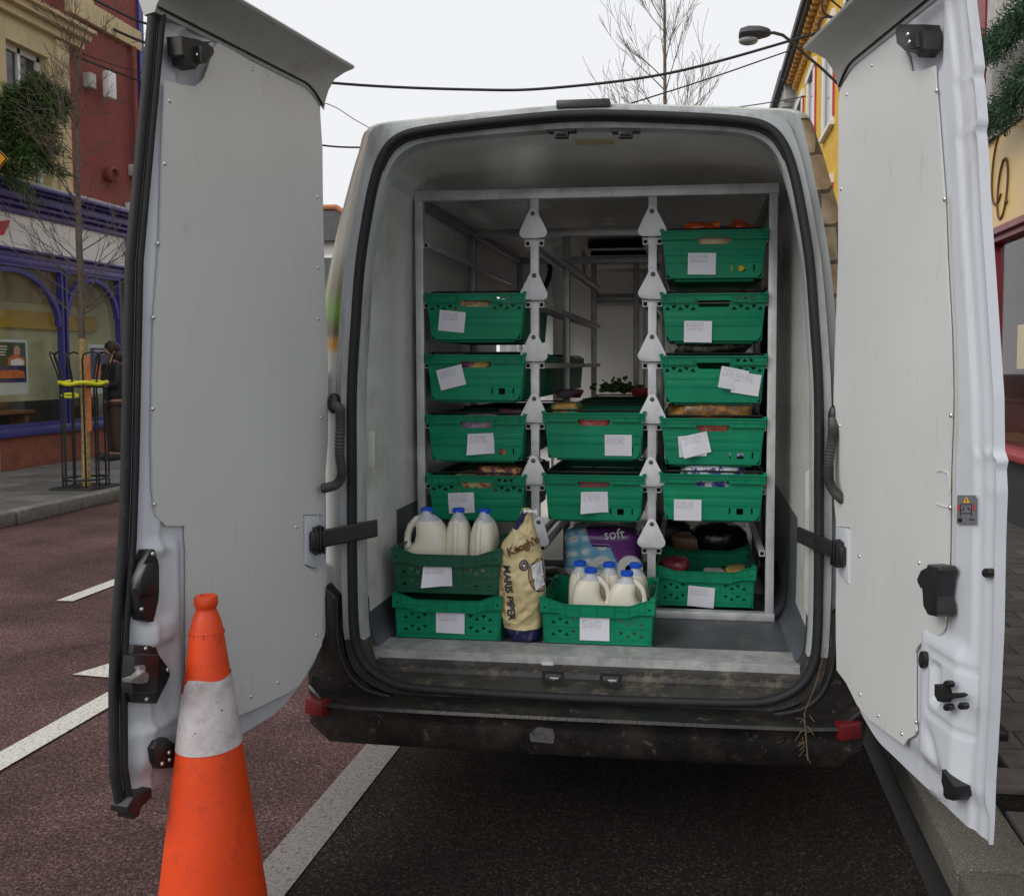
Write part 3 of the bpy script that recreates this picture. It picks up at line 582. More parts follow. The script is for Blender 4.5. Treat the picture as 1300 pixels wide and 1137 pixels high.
garland([RP(1250,160), RP(1264,150), RP(1280,135), RP(1296,105), RP(1330,70)], 'lower evergreen garland swagged just above the cream fascia', seed=2)

# yellow building and neighbours along the right
def yz(px, py, x=2.7): p = onX(px, py, x); return p.y, p.z
YX = 2.7
yb_ = thing('yellow_building', 'bright yellow building with a bracketed eaves and white window surrounds', 'building', (YX+3, 18, 0))
ze = yz(1025, 60)[1]
y0, y1 = 12.0, 22.5
b = B(); b.box(YX, YX+6, y0, y1, 0, ze-.1); obj('wall', b, M['yellow'], yb_)
b = B(); b.box(YX-.38, YX+.2, y0-.1, y1+.2, ze-.1, ze+.02); b.box(YX-.46, YX-.34, y0-.1, y1+.2, ze-.02, ze+.16, bev=.02); rfo = obj('gutter_and_eaves', b, M['slate'], yb_)
b = B(); b.loft([[(YX-.46,y,ze+.05),(YX+3,y,ze+2.2),(YX+3,y,ze+2.1)] for y in (y0-.1, y1+.2)]); obj('roof', b, M['slate'], yb_)
k = 0; bmB = B(); bmB.box(-.30, 0, -.055, .055, -.24, -.105, bev=.035); bmB.box(-.15, 0, -.045, .045, -.42, -.24, bev=.03); bme = bmB.data('bracket', mat('eaves_bracket_orange', (.55,.30,.08), .7, var=.3, vs=12), 40)
yy = y0+.2
while yy < y1: put('bracket', bme, yb_, (-3.0+0, yy-18, ze)); yy += .34
for yc in (13.6, 16.4, 19.2, 21.6):
    for zc, hh in ((ze-2.0, 1.9), (ze-5.3, 2.0)):
        b = B()
        for q in ((yc-.72,yc-.5),(yc+.5,yc+.72)): b.box(YX-.06, YX+.01, q[0], q[1], zc-hh/2-.1, zc+hh/2, bev=.01)
        b.box(YX-.08, YX+.01, yc-.8, yc+.8, zc+hh/2, zc+hh/2+.18, bev=.01); b.box(YX-.10, YX+.01, yc-.8, yc+.8, zc-hh/2-.2, zc-hh/2-.1, bev=.01)
        f = obj('window', b, M['white'], yb_)
        b = B(); b.box(YX-.012, YX-.005, yc-.5, yc+.5, zc-hh/2-.1, zc+hh/2); obj('pane', b, M['darkglass'], f)
        b = B()
        for q in (-.78, .72): b.box(YX-.04, YX+.0, yc+q, yc+q+.05, zc-hh/2, zc+hh/2)
        obj('red_stripe', b, M['posterred'], f)
gb = thing('grey_white_building', 'grey white house with green window frames before the yellow one', 'building', (YX+3, 10, 0))
b = B(); b.box(YX-.02, YX+6, 8.3, 11.9, 0, ze-.3); obj('wall', b, M['greywall'], gb)
b = B(); b.box(YX-.42, YX+.2, 8.25, 11.95, ze-.3, ze-.15, bev=.03); obj('gutter', b, M['slate'], gb)
greenp = mat('dark_green_frame', (.02,.12,.09), .5)
for yc in (9.1, 10.9):
    for zc in (7.6, 4.6):
        b = B(); 
        for q in ((yc-.55,yc-.45,zc-.9,zc+.9),(yc+.45,yc+.55,zc-.9,zc+.9),(yc-.55,yc+.55,zc-.9,zc-.8),(yc-.55,yc+.55,zc+.8,zc+.9),(yc-.03,yc+.03,zc-.8,zc+.8)): b.box(YX-.10, YX-.021, *q)
        f = obj('window', b, greenp, gb)
        b = B(); b.box(YX-.05, YX-.03, yc-.45, yc+.45, zc-.8, zc+.8); obj('pane', b, M['darkglass'], f)
        b = B(); b.box(YX-.14, YX-.021, yc-.7, yc-.56, zc-1.0, zc+1.0); b.box(YX-.14, YX-.021, yc+.56, yc+.7, zc-1.0, zc+1.0); obj('surround', b, M['white'], f)
tb = thing('far_terrace', 'far stone terrace with bracketed eaves beyond the yellow building', 'building', (YX+3, 30, 0))
b = B(); b.box(YX, YX+6, 22.8, 45, 0, ze); obj('wall', b, M['greywall'], tb)
b = B(); b.box(YX-.46, YX+.2, 22.8, 45, ze, ze+.25); obj('gutter', b, M['slate'], tb)
bm2 = B(); bm2.box(-.30, 0, -.1, .1, -.5, 0, bev=.03); bme = bm2.data('bracket', M['greywall'], 40)
for q in range(30): put('bracket', bme, tb, (-3.0, 23.2+q*.6-30, ze))
# iron scroll sign bracket near top right
p = onX(1100, 12, 2.66)
t = thing('iron_scroll_bracket', 'black iron scroll sign bracket on the grey white house', 'sign bracket', (p.x, p.y, p.z))
b = B()
for k, (cx, cz, r) in enumerate(((-.2,.0,.16),(-.5,.1,.2),(-.62,-.22,.13))): b.tube([(p.x+cx+r*math.cos(R(a_)), p.y, p.z+cz+r*math.sin(R(a_))) for a_ in range(0, 300, 20)], .018, 6)
b.tube([(p.x+.04,p.y,p.z+.3),(p.x-.8,p.y,p.z+.3)], .02, 6); b.tube([(p.x+.04,p.y,p.z-.35),(p.x-.7,p.y,p.z+.3)], .015, 6); obj('scrollwork', b, M['iron'], t)

# street lamp
t = thing('street_lamp', 'grey street lamp head on a curved arm fixed to the yellow building', 'street lamp', (2.7, 12.3, 6))
pl_ = [onY(1042, 86, 12.2), onY(1025, 72, 12), onY(1008, 56, 11.6), onY(994, 45, 11.3), onY(983, 42, 11.1), onY(974, 42, 11)]
ex = [Vector((2.72, 12.6, pl_[0].z-.55))]
b = B(); b.tube(ex+pl_, .024, 8); obj('arm', b, M['darklamp'], t, smooth=60)
h0, h1 = onY(978, 43, 11), onY(938, 46, 11); L_ = (h0-h1).length; ax = (h1-h0).normalized()
b = B(); Mh = frameM(h0, ax, (0,1,0), ax.cross(Vector((0,1,0))))
rings = []
for s_, hh, ww in ((0,.06,.06),(.12,.09,.12),(.35,.12,.17),(.7,.13,.19),(.95,.10,.16),(1.0,.05,.1)):
    rings.append([(s_*L_, ww*math.cos(2*math.pi*k/14), (hh*math.sin(2*math.pi*k/14) if math.sin(2*math.pi*k/14) > 0 else .4*hh*math.sin(2*math.pi*k/14))) for k in range(14)])
sg = 1 if (ax.cross(Vector((0,1,0)))).z > 0 else -1
b.loft([[(x, y, z*sg) for x, y, z in r] for r in rings], M=Mh); obj('lamp_head', b, M['darklamp'], t, smooth=50)
b = B(); c = onY(950, 53, 11); b.sphere((c.x, c.y, c.z+.01), (.15,.12,.06), 14, 8); obj('lamp_bowl', b, M['lampglass'], t, smooth=0)

# overhead cables
def cable(pxs, label, r=.018):
    pts = [onY(*p) for p in pxs]; P_ = []
    for i in range(len(pts)-1):
        a0 = pts[max(i-1,0)]; a1 = pts[i]; a2 = pts[i+1]; a3 = pts[min(i+2,len(pts)-1)]
        for k in range(8):
            s_ = k/8; P_.append(.5*((2*a1)+(a2-a0)*s_+(2*a0-5*a1+4*a2-a3)*s_*s_+(3*a1-a0-3*a2+a3)*s_**3))
    P_.append(pts[-1]); b = B(); b.tube(P_, r, 5); return obj('overhead_cable', b, M['cable'], smooth=60, label=label, cat='cable')
cable([(85,8,10.5),(180,53,10.6),(300,90,10.7),(440,107,10.8),(600,114,10.9),(700,112,11),(850,93,11.2),(1010,50,11.6),(1110,18,11.8)], 'thick black cable sagging across the white sky above the van roof', .022)
cable([(40,-40,8.6),(120,0,9.6),(182,29,10.4),(260,50,11.4)], 'topmost cable crossing the dark red wall at upper left', .02)
cable([(-20,28,9),(80,66,9.6),(180,104,10.2),(300,150,11),(405,184,12),(520,187,12.3),(640,190,12.6)], 'lowest cable crossing in front of the cream window and on behind the van roof', .016)
cable([(-20,10,9.2),(90,62,9.8),(180,92,10.2),(330,118,11.6),(412,131,12.6),(452,153,13.2),(500,180,13.8)], 'thin wire just above the lowest cable, dipping behind the van roof', .008)
cable([(780,138,14),(900,100,14.4),(1010,62,14.8),(1100,34,15)], 'thin second cable under the thick one, passing before the bare tree', .014)
cable([(900,140,20),(960,133,20),(1060,116,20)], 'faint wire low in the sky near the yellow building', .014)

# ---- trees
def grow(bb, p, d, r, L, lvl, rr, maxl, up=.15, spread=.6, kids=(3,5), minr=.004, sides=(8,6,4,3,3)):
    n = 5; pts = [p.copy()]; rs = [r]; q = p.copy(); dd = d.copy()
    for i in range(n):
        dd = (dd+Vector((rr.gauss(0,.09), rr.gauss(0,.09), rr.gauss(0,.07)+up*.12))).normalized(); q = q+dd*L/n; pts.append(q.copy()); rs.append(max(minr, r*(1-.75*(i+1)/n)))
    bb.tube(pts, rs, sides[min(lvl,4)], cap=False)
    if lvl >= maxl: return
    for k in range(rr.randint(*kids)):
        s_ = rr.uniform(.25, .98); i = min(int(s_*n), n-1); base = pts[i].lerp(pts[i+1], s_*n-i)
        t_ = (pts[i+1]-pts[i]).normalized(); side = t_.orthogonal().normalized(); side.rotate(Matrix.Rotation(rr.uniform(0, 2*math.pi), 3, t_))
        nd = (t_*math.cos(spread)+side*math.sin(spread)+Vector((0,0,up))).normalized()
        grow(bb, base, nd, max(minr, rs[i]*.6), L*rr.uniform(.45,.7), lvl+1, rr, maxl, up, spread, kids, minr, sides)
# birch by the kerb
tx, ty = -7.08, 6.72
t = thing('young_birch', 'young bare birch growing through the black tree guard on the far pavement', 'tree', (tx, ty, .12))
top = onY(96, 120, ty); mid = onY(100, 300, ty); low = onY(104, 430, ty)
trunkpts = [Vector((tx,ty,.1)), Vector((tx+.01,ty,.9)), low, onY(103, 370, ty), mid, onY(99, 240, ty), onY(99,180,ty), top, onY(103,60,ty), onY(112,30,ty)]
b = B(); b.tube(trunkpts[:3], [.048,.043,.038], 10); obj('lower_trunk', b, M['barklight'], t, smooth=60)
b = B(); b.tube(trunkpts[2:], [.038,.037,.034,.028,.024,.018,.012,.005], 10); obj('trunk', b, M['bark'], t, smooth=60)
rr = random.Random(11); b = B()
for k in range(46):
    s_ = rr.uniform(.02, .97)*(len(trunkpts)-3); i = int(s_); base = trunkpts[2+i].lerp(trunkpts[3+i], s_-i)
    a_ = rr.uniform(0, 2*math.pi); d = Vector((math.cos(a_), math.sin(a_), rr.uniform(.5,1.3))).normalized()
    grow(b, base, d, .010*(1-s_/9), rr.uniform(.5,1.25)*(1-s_/14), 1, rr, 3, up=.10, spread=.5, kids=(3,4), minr=.0026)
obj('twigs', b, M['bark'], t)
# tree guard
g = thing('tree_guard', 'black hooped iron tree guard with yellow tape around its waist', 'tree guard', (tx, ty, .13))
zt = onY(103, 452, ty).z; zw = onY(103, 488, ty).z
b = B(); b.tube([(tx+.235*math.cos(a_), ty+.235*math.sin(a_), zw-.02) for a_ in [2*math.pi*k/28 for k in range(29)]], .012, 6); obj('waist_ring', b, M['iron'], g)
b = B(); b.box(tx-.27, tx+.27, ty-.27, ty+.27, .12, .15, bev=.006)
b.tube([(tx+.235*math.cos(a_), ty+.235*math.sin(a_), .24) for a_ in [2*math.pi*k/28 for k in range(29)]], .014, 6); obj('base_plate', b, M['iron'], g)
b = B(); b.tube([(tx+.24*math.cos(a_), ty+.24*math.sin(a_), zw+.02+.012*math.sin(a_*5)) for a_ in [2*math.pi*k/40 for k in range(41)]], .024, 6)
b.tube([(tx-.02+.10*math.cos(a_), ty-.2, zw-.12+.02*math.sin(a_)) for a_ in [2*math.pi*k/12 for k in range(13)]], .014, 5); obj('yellow_tape', b, M['neon'], g)
for k in range(6):
    a0 = 2*math.pi*(k+.1)/6; a1 = 2*math.pi*(k+.66)/6; pts = []
    def pp(a_, z, rad): return (tx+rad*math.cos(a_), ty+rad*math.sin(a_), z)
    pts = [pp(a0,.15,.235), pp(a0,zw,.235), pp(a0,zw+.1,.25), pp(a0,zt-.03,.31), pp(a0+.05,zt+.02,.325), pp((a0+a1)/2,zt+.05,.33), pp(a1-.05,zt+.02,.325), pp(a1,zt-.03,.31), pp(a1,zw+.1,.25), pp(a1,zw,.235), pp(a1,.15,.235)]
    b = B(); b.tube(pts, .010, 6); obj('hoop', b, M['iron'], g, smooth=60)
b = B(); b.box(tx+.13, tx+.18, ty-.13, ty-.12, .80, 1.66, bev=.002); obj('paper_notice_sleeve', b, M['posterorange'], label='narrow orange and white notice tied inside the tree guard', cat='notice')
# tree far down the street
t = thing('bare_street_tree', 'tall bare tree standing far behind the van roof', 'tree', (-.95, 21, 0))
rr = random.Random(4); bx = onY(843, 140, 21); b = B(); b.tube([(bx.x,21,0),(bx.x,21,4),(bx.x+.03,21,8),(bx.x+.0,21.05,11),(bx.x+.02,21,14.5)], [.11,.08,.05,.035,.01], 8); obj('trunk', b, M['bark'], t, smooth=60)
b = B()
for k in range(28):
    z = 4.5+9*(k/28)+rr.uniform(-.2,.2); a_ = rr.uniform(0, 2*math.pi); d = Vector((math.cos(a_), math.sin(a_)*.8, 1.05)).normalized()
    grow(b, Vector((bx.x,21,z)), d, .034*(1-z/18), (14.8-z)*.20+.5, 1, rr, 3, up=.30, spread=.48, kids=(4,6), minr=.0055)
obj('crown', b, M['bark'], t)
# conifer mounted on the wall
def conifer(base, axis, Lc, rad, label, n=10800, seed=2):
    rr = random.Random(seed); t = thing('christmas_tree', label, 'tree', tuple(base))
    axis = axis.normalized(); b = B(); b.tube([base, base+axis*Lc], [.05,.01], 8); obj('trunk', b, M['bark'], t)
    br = B(); b = B(); s0 = axis.orthogonal().normalized(); s1 = axis.cross(s0)
    for k in range(120):
        h = rr.random()**.8; a_ = rr.uniform(0, 2*math.pi); R_ = rad*(1-h*.75)*rr.uniform(.6,1.1); d = (s0*math.cos(a_)+s1*math.sin(a_)+axis*rr.uniform(-.1,.6)).normalized()
        p0 = base+axis*Lc*h*.95; p1 = p0+d*R_+Vector((0,0,-.08)); br.tube([p0, p0.lerp(p1,.5)+Vector((0,0,.03)), p1], [.012,.008,.003], 4, cap=False)
        for j in range(n//120):
            s_ = rr.uniform(.2, 1.05); q = p0.lerp(p1, s_)+Vector((rr.gauss(0,.035), rr.gauss(0,.035), rr.gauss(0,.035)))
            u = (d*.7+Vector((rr.gauss(0,.6), rr.gauss(0,.6), rr.gauss(0,.6)))).normalized()*rr.uniform(.07,.16); v = u.cross(Vector((rr.random()-.5, rr.random()-.5, rr.random()))).normalized()*.010
            b.quad([q-v, q+v, q+u+v*.3, q+u-v*.3])
    obj('branches', br, M['bark'], t); obj('foliage', b, M['needle'], t, recalc=False)
cpx = onX(18, 212, WX+.25)
conifer(Vector((WX+.1, cpx.y-.2, cpx.z-.1)), Vector((.80, -.05, .95)), 1.45, .80, 'bushy green christmas tree leaning out from the cream wall above the purple shop')

# ================================================================== PERSON on the far pavement
def skin_body(name, verts, edges, radii, mt, parent, sub=1, root=0):
    me = bpy.data.meshes.new(name); me.from_pydata(verts, edges, []); o = bpy.data.objects.new('tmpskin', me); C.objects.link(o)
    m = o.modifiers.new('s', 'SKIN'); m.use_smooth_shade = True
    for i, r in enumerate(radii): me.skin_vertices[0].data[i].radius = r if isinstance(r, tuple) else (r, r)
    for i in range(len(verts)): me.skin_vertices[0].data[i].use_root = (i == root)
    s = o.modifiers.new('d', 'SUBSURF'); s.levels = sub; s.render_levels = sub
    dg = bpy.context.evaluated_depsgraph_get(); me2 = bpy.data.meshes.new_from_object(o.evaluated_get(dg)); bpy.data.objects.remove(o)
    me2.materials.clear(); me2.materials.append(mt); me2.polygons.foreach_set('use_smooth', [True]*len(me2.polygons))
    return put(name, me2, parent, (0,0,0))
gp = onZ(146.5, 583, .13)
per = thing('person', 'person in black hooded jacket and brown trousers beside the left door edge, hands together', 'person', (gp.x, gp.y, .13), rz=R(-35))
Hh = 1.70
V = [(0,0,.95),(0,0,1.12),(0,.0,1.30),(0,0,1.43),(0,-.01,1.50),(0,-.02,1.60),(0,-.03,1.68)]
E_ = [(0,1),(1,2),(2,3),(3,4),(4,5),(5,6)]; Rd = [(.16,.11),(.145,.10),(.17,.115),(.13,.09),(.052,.052),(.075,.09),(.06,.07)]
def add(v, r, par): V.append(v); Rd.append(r); E_.append((par, len(V)-1)); return len(V)-1
for s_ in (-1, 1):
    h = add((.09*s_,0,.90), .088, 0); k = add((.10*s_,-.02,.50), .058, h); a_ = add((.11*s_,.01,.10), .040, k); add((.12*s_,-.13,.04), .035, a_)
    sh = add((.20*s_,0,1.40), .062, 3); el = add((.25*s_,-.04,1.13), .045, sh); wr = add((.10*s_,-.25,1.13), .030, el); add((.045*s_,-.29,1.14), (.034,.02), wr)
skin_body('body', V, E_, Rd, M['skin'], per, 2)
# jacket and trousers follow the body a little outside it
Vj = [(0,0,.86),(0,0,1.0),(0,0,1.15),(0,0,1.30),(0,.0,1.42),(0,.01,1.50)]; Ej = [(i,i+1) for i in range(5)]; Rj = [(.20,.145),(.19,.14),(.185,.135),(.20,.145),(.16,.12),(.085,.085)]
V, E_, Rd = Vj, Ej, Rj
for s_ in (-1, 1):
    sh = add((.21*s_,0,1.39), .078, 4); el = add((.26*s_,-.04,1.13), .062, sh); add((.115*s_,-.24,1.13), .048, el)
skin_body('jacket', V, E_, Rd, M['jacket'], per, 2)
V, E_, Rd = [(0,0,.90)], [], [(.165,.12)]
for s_ in (-1, 1):
    h = add((.095*s_,0,.80), .100, 0); k = add((.10*s_,-.02,.48), .075, h); add((.11*s_,.01,.09), .062, k)
skin_body('trousers', V, E_, Rd, M['trouser'], per, 2)
for s_ in (-1, 1):
    b = B(); b.loft([[(.12*s_+sx*.048*math.cos(2*math.pi*k/12), -.07+.145*math.sin(2*math.pi*k/12)*(1 if z < .08 else .7), z) for k in range(12)] for z, sx in ((0,1),(.03,1.05),(.07,.9),(.10,.6))])
    obj('shoe', b, M['shoe'], per, 50, (0,0,0))
    Vh = [(.10*s_,-.25,1.13),(.06*s_,-.29,1.14)]; V, E_, Rd = Vh, [(0,1)], [(.028,.02),(.038,.018)]
    for q, ln in zip((-.028,-.010,.010,.028), (.05,.06,.056,.045)):
        f1 = add((.03*s_,-.31+.2*abs(q),1.14+q), .010, 1); add((.005*s_,-.325+ln*.3,1.14+q), .009, f1)
    th = add((.055*s_,-.285,1.18), .011, 1); add((.03*s_,-.30,1.195), .010, th)
    skin_body('hand', V, E_, Rd, M['skin'], per, 1)
b = B(); b.sphere((0,.0,1.67), (.095,.115,.12), 16, 10); b.sphere((0,.06,1.55), (.12,.08,.11), 14, 8); obj('hood_and_hair', b, M['hair'], per, 0, (0,0,0))
b = B(); b.sphere((0,-.045,1.64), (.068,.075,.10), 16, 10); b.loft([[(-.012,-.115,1.66),(.012,-.115,1.66),(.016,-.112,1.62),(-.016,-.112,1.62)],[(-.004,-.125,1.655),(.004,-.125,1.655),(.009,-.142,1.625),(-.009,-.142,1.625)]]); obj('face', b, M['skin'], per, 0, (0,0,0))
for s_ in (-1, 1):
    b = B(); b.sphere((.027*s_,-.112,1.66), (.011,.006,.006), 8, 6); obj('eye', b, M['dark'], per, 0, (0,0,0))
    b = B(); b.sphere((.072*s_,-.02,1.635), (.010,.018,.028), 8, 6); obj('ear', b, M['skin'], per, 0, (0,0,0))
b = B(); b.box(-.024,.024,-.123,-.112,1.592,1.600); obj('mouth', b, mat('lip', (.3,.10,.08), .5), per, None, (0,0,0))

# ================================================================== BOLLARD
bp = onZ(1264, 1075, .12)
t = thing('bollard', 'dark brown square bollard on the right pavement just behind the open right door', 'bollard', (1.12, .78, .12))
p = onY(1270, 957, .78)
b = B(); b.box(p.x-.09, p.x-.005, .74, .825, .12, p.z, bev=.02); obj('post', b, mat('brown_bollard', (.045,.022,.02), .5), t, smooth=40)
b = B(); b.box(p.x-.11, p.x+.012, .72, .845, .12, .16, bev=.01); obj('foot', b, M['iron'], t, smooth=40)

# ================================================================== TRAFFIC CONE
cx, cy = -1.226, -.70
cone = thing('traffic_cone', 'orange traffic cone with a scuffed white band standing before the left door', 'traffic cone', (cx, cy, .006))
def rz(z): return .054+(.78-z)*.13
b = B()
prof = [(rz(.04),.0),(rz(.06),.05)]+[(rz(z),z) for z in (.2,.35,.5,.6,.7,.8,.88)]+[(.0385,.898),(.0355,.914),(.030,.932),(.0245,.945),(.0238,.950),(.0265,.955),(.0285,.961),(.0285,.974),(.0265,.981),(.015,.983),(.013,.976),(.012,.95)]
b.lathe(prof, 48, Matrix.Translation((cx,cy,.006)), (True, True)); obj('cone_body', b, M['orange'], cone, smooth=50)
b = B(); b.box(cx-.26, cx+.26, cy-.26, cy+.26, .008, .045, bev=.012); obj('base', b, M['plastic'], cone, smooth=40)
# sleeve with a torn upper edge
b = B(); rings = []; N = 64
for i, z in enumerate((.600, .601, .65, .70, .745, 1)):
    ring = []
    for k in range(N):
        a_ = 2*math.pi*k/N; zz = z
        if z == 1:
            zz = .780+.004*math.sin(a_*3)
            deg = math.degrees(a_) % 360
            if 205 < deg < 232: zz -= .034
            elif 232 <= deg < 245: zz -= .010
        r = rz(zz)+(.0022 if i else .0002)
        ring.append((cx+r*math.cos(a_), cy+r*math.sin(a_), zz+.006))
    rings.append(ring)
b.loft(rings, True, (False, False)); obj('reflective_sleeve', b, M['sleeve'], cone, smooth=50)
b = B(); b.tube([(cx+(rz(.892)+.0005)*math.cos(a_), cy+(rz(.892)+.0005)*math.sin(a_), .898) for a_ in [2*math.pi*k/40 for k in range(41)]], .0016, 4)
for k in range(10):
    a_ = 2*math.pi*k/10; b.tube([(cx+(rz(.88)+.001)*math.cos(a_), cy+(rz(.88)+.001)*math.sin(a_), .888), (cx+(rz(.892)+.001)*math.cos(a_), cy+(rz(.892)+.001)*math.sin(a_), .898)], .0016, 4)
obj('moulded_ring', b, M['orange'], cone)
# ================================================================== VAN
VC = -.374
van = thing('delivery_van', 'white delivery van seen from behind with both rear doors swung open', 'van', (-.39, 1.5, 0))
Sx = [(0,.497),(.30,.50),(.55,.507),(.64,.53),(.70,.57),(.735,.63),(.748,.72),(.75,.95),(.747,1.2),(.743,1.48),(.728,1.69),(.712,1.87),(.69,2.01),(.66,2.15),(.625,2.24),(.575,2.29),(.49,2.312),(.3,2.33),(.1,2.343),(0,2.345)]
Jx = [(0,.45),(.3,.45),(.58,.45),(.70,.47),(.78,.52),(.81,.6),(.82,.72),(.825,.95),(.823,1.2),(.815,1.48),(.80,1.69),(.78,1.87),(.755,2.01),(.725,2.15),(.70,2.26),(.67,2.335),(.55,2.352),(.3,2.37),(.1,2.383),(0,2.385)]
Ox = [(0,.45),(.3,.45),(.60,.45),(.75,.45),(.84,.48),(.89,.55),(.915,.7),(.93,.95),(.925,1.2),(.915,1.48),(.89,1.69),(.852,1.87),(.82,2.01),(.78,2.15),(.745,2.26),(.70,2.345),(.55,2.365),(.3,2.382),(.1,2.393),(0,2.395)]
Ix = [(0,.555),(.30,.555),(.55,.555),(.62,.556),(.68,.59),(.715,.64),(.73,.72),(.732,.95),(.73,1.2),(.727,1.48),(.712,1.69),(.698,1.87),(.675,2.01),(.645,2.13),(.61,2.215),(.56,2.262),(.48,2.285),(.3,2.30),(.1,2.31),(0,2.312)]
Wx = [(0,.56),(.30,.56),(.60,.56),(.70,.561),(.74,.60),(.752,.66),(.756,.75),(.758,.95),(.758,1.2),(.757,1.48),(.756,1.69),(.754,1.87),(.75,2.02),(.748,2.16),(.732,2.255),(.68,2.305),(.52,2.332),(.3,2.346),(.1,2.352),(0,2.354)]
def sub(P_, n=4):
    o = []
    for i in range(len(P_)-1):
        a0 = P_[max(i-1,0)]; a1 = P_[i]; a2 = P_[i+1]; a3 = P_[min(i+2,len(P_)-1)]
        for k in range(n):
            s_ = k/n; o.append(tuple(.5*((2*a1[j])+(a2[j]-a0[j])*s_+(2*a0[j]-5*a1[j]+4*a2[j]-a3[j])*s_*s_+(3*a1[j]-a0[j]-3*a2[j]+a3[j])*s_**3) for j in (0,1)))
    return o+[P_[-1]]
def ringC(P_, y, cxo=VC, yf=None):
    h = sub(P_); full = [(x, z) for x, z in h]+[(-x, z) for x, z in h[-2:0:-1]]
    return [(cxo+x, (y if yf is None else yf(x, z)), z) for x, z in full]
def low(P_, a): return [(x, z-a*smooth_(z)) for x, z in P_]
def smooth_(z): return max(0, min(1, (.70-z)/.12))
M['jambs'] = [M['seal_grey'], M['tread']]
def darklow(o, zc_=.60, ymin=-1):
    me = o.data
    for p in me.polygons:
        if p.center.z < zc_ and p.center.y < .25: p.material_index = 1
# jamb: seal contour out to the body
b = B(); b.loft([ringC(low(Ix,.09),.085), ringC(low(Ix,.085),.03), ringC(Sx,.012), ringC([(x*1.012+.0, z+(.006 if z>1.5 else -.004)) for x,z in Sx], .0), ringC([(x*.45+jx*.55, z*.45+jz*.55) for (x,z),(jx,jz) in zip(Sx,Jx)], .004), ringC([(x*.35+jx*.65, z*.35+jz*.65) for (x,z),(jx,jz) in zip(Sx,Jx)], .03), ringC(Jx,.034)], True, (False, False))
darklow(obj('door_jamb', b, M['jambs'], van, smooth=50), .66)
def side_open(bb, P_):
    """remove the faces of the two side openings added to let daylight into the cargo area"""
    fs = []
    for f in bb.bm.faces:
        c_ = f.calc_center_median()
        if (c_.x < -.9 and 2.2 < c_.y < 3.0 or c_.x > .1 and 1.6 < c_.y < 3.0) and .66 < c_.z < 1.98: fs.append(f)
    bmesh.ops.delete(bb.bm, geom=fs, context='FACES')
b = B(); b.loft([ringC(Wx,3.12,-.39), ringC(Wx,2.98,-.39), ringC(Wx,2.22,-.39), ringC(Wx,1.6,-.39), ringC(Wx,.50,-.39), ringC(Wx,.20,-.39), ringC(low(Wx,.10),.16,-.39), ringC(low(Ix,.09),.085)], True, (False, False)); side_open(b, Wx)
cl_ = obj('cargo_lining', b, [M['cargo'], M['tread'], M['liner']], van, smooth=50)
for p in cl_.data.polygons:
    if (p.center.z < 1.02 and p.center.y > .5) or (p.center.z < .70 and p.center.y > .17): p.material_index = 2
darklow(cl_, .76)
b = B(); b.loft([ringC(Ox,.08), ringC(Ox,1.6), ringC(Ox,2.22), ringC(Ox,2.98), ringC(Ox,4.6)], True, (False, True)); side_open(b, Ox); obj('body_shell', b, M['paint'], van, smooth=40)
for y_ in (2.185, 2.982):
    b = B(); b.box(-1.30, -1.155, y_, y_+.033, .62, 2.0); obj('added_opening_jamb', b, M['seal_grey'], van)  # frames the added left opening that lets daylight in
b = B(); b.loft([[(VC+x,4.6,z) for x, z in ((-.9,.45),(.9,.45),(.9,1.2),(.7,2.3),(-.7,2.3),(-.9,1.2))], [(VC+x,5.4,z) for x, z in ((-.85,.45),(.85,.45),(.85,1.1),(.65,1.9),(-.65,1.9),(-.85,1.1))]]); obj('cab', b, M['paint'], van)
# roof edge strip (weathered) and corner covers
idx = [i for i, (x, z) in enumerate(sub(Jx))]
hj, ho = sub(Jx), sub(Ox)
def band(i0, i1, sgn, ya, yb_, lift=0.0):
    bb = B(); r0 = [(VC+sgn*hj[i][0], ya, hj[i][1]+lift) for i in range(i0, i1+1)]; r1 = [(VC+sgn*(hj[i][0]*.5+ho[i][0]*.5)+sgn*.006, (ya+yb_)/2-.012, (hj[i][1]+ho[i][1])/2+lift) for i in range(i0, i1+1)]; r2 = [(VC+sgn*ho[i][0], yb_, ho[i][1]+lift) for i in range(i0, i1+1)]
    bb.loft([r0, r1, r2], False); return bb
nz_ = len(hj)-1
it = 4*15
obj('corner_cover', band(20, it-1, -1, .034, .08), M['painted_reflection'], van, smooth=60, label='beige left corner cover with a soft green reflection painted on')
obj('corner_cover', band(20, it-1, 1, .034, .08), M['stone_reflection'], van, smooth=60, label='right corner cover painted with a reflection of stone blocks')
for s_ in (-1, 1):
    bb = B(); a0 = [(VC+s_*hj[i][0], .034, hj[i][1]) for i in range(it-1, nz_+1)]; a1 = [(VC+s_*ho[i][0], .08, ho[i][1]+.006) for i in range(it-1, nz_+1)]; a2 = [(VC+s_*ho[i][0], .3, ho[i][1]+.02) for i in range(it-1, nz_+1)]
    bb.loft([a0, a1, a2], False); obj('roof_edge', bb, M['roofpaint'], van, smooth=60)
    bb = B(); lo = [(VC+s_*hj[i][0], .034, hj[i][1]) for i in range(0, 21)]; lo2 = [(VC+s_*ho[i][0], .08, ho[i][1]) for i in range(0, 21)]; bb.loft([lo, lo2], False); obj('lower_corner', bb, M['bumper'], van, smooth=60)
for s_, z in ((-1, 1.80), (1, 1.80), (-1, 1.68), (-1, 1.56)):
    pass
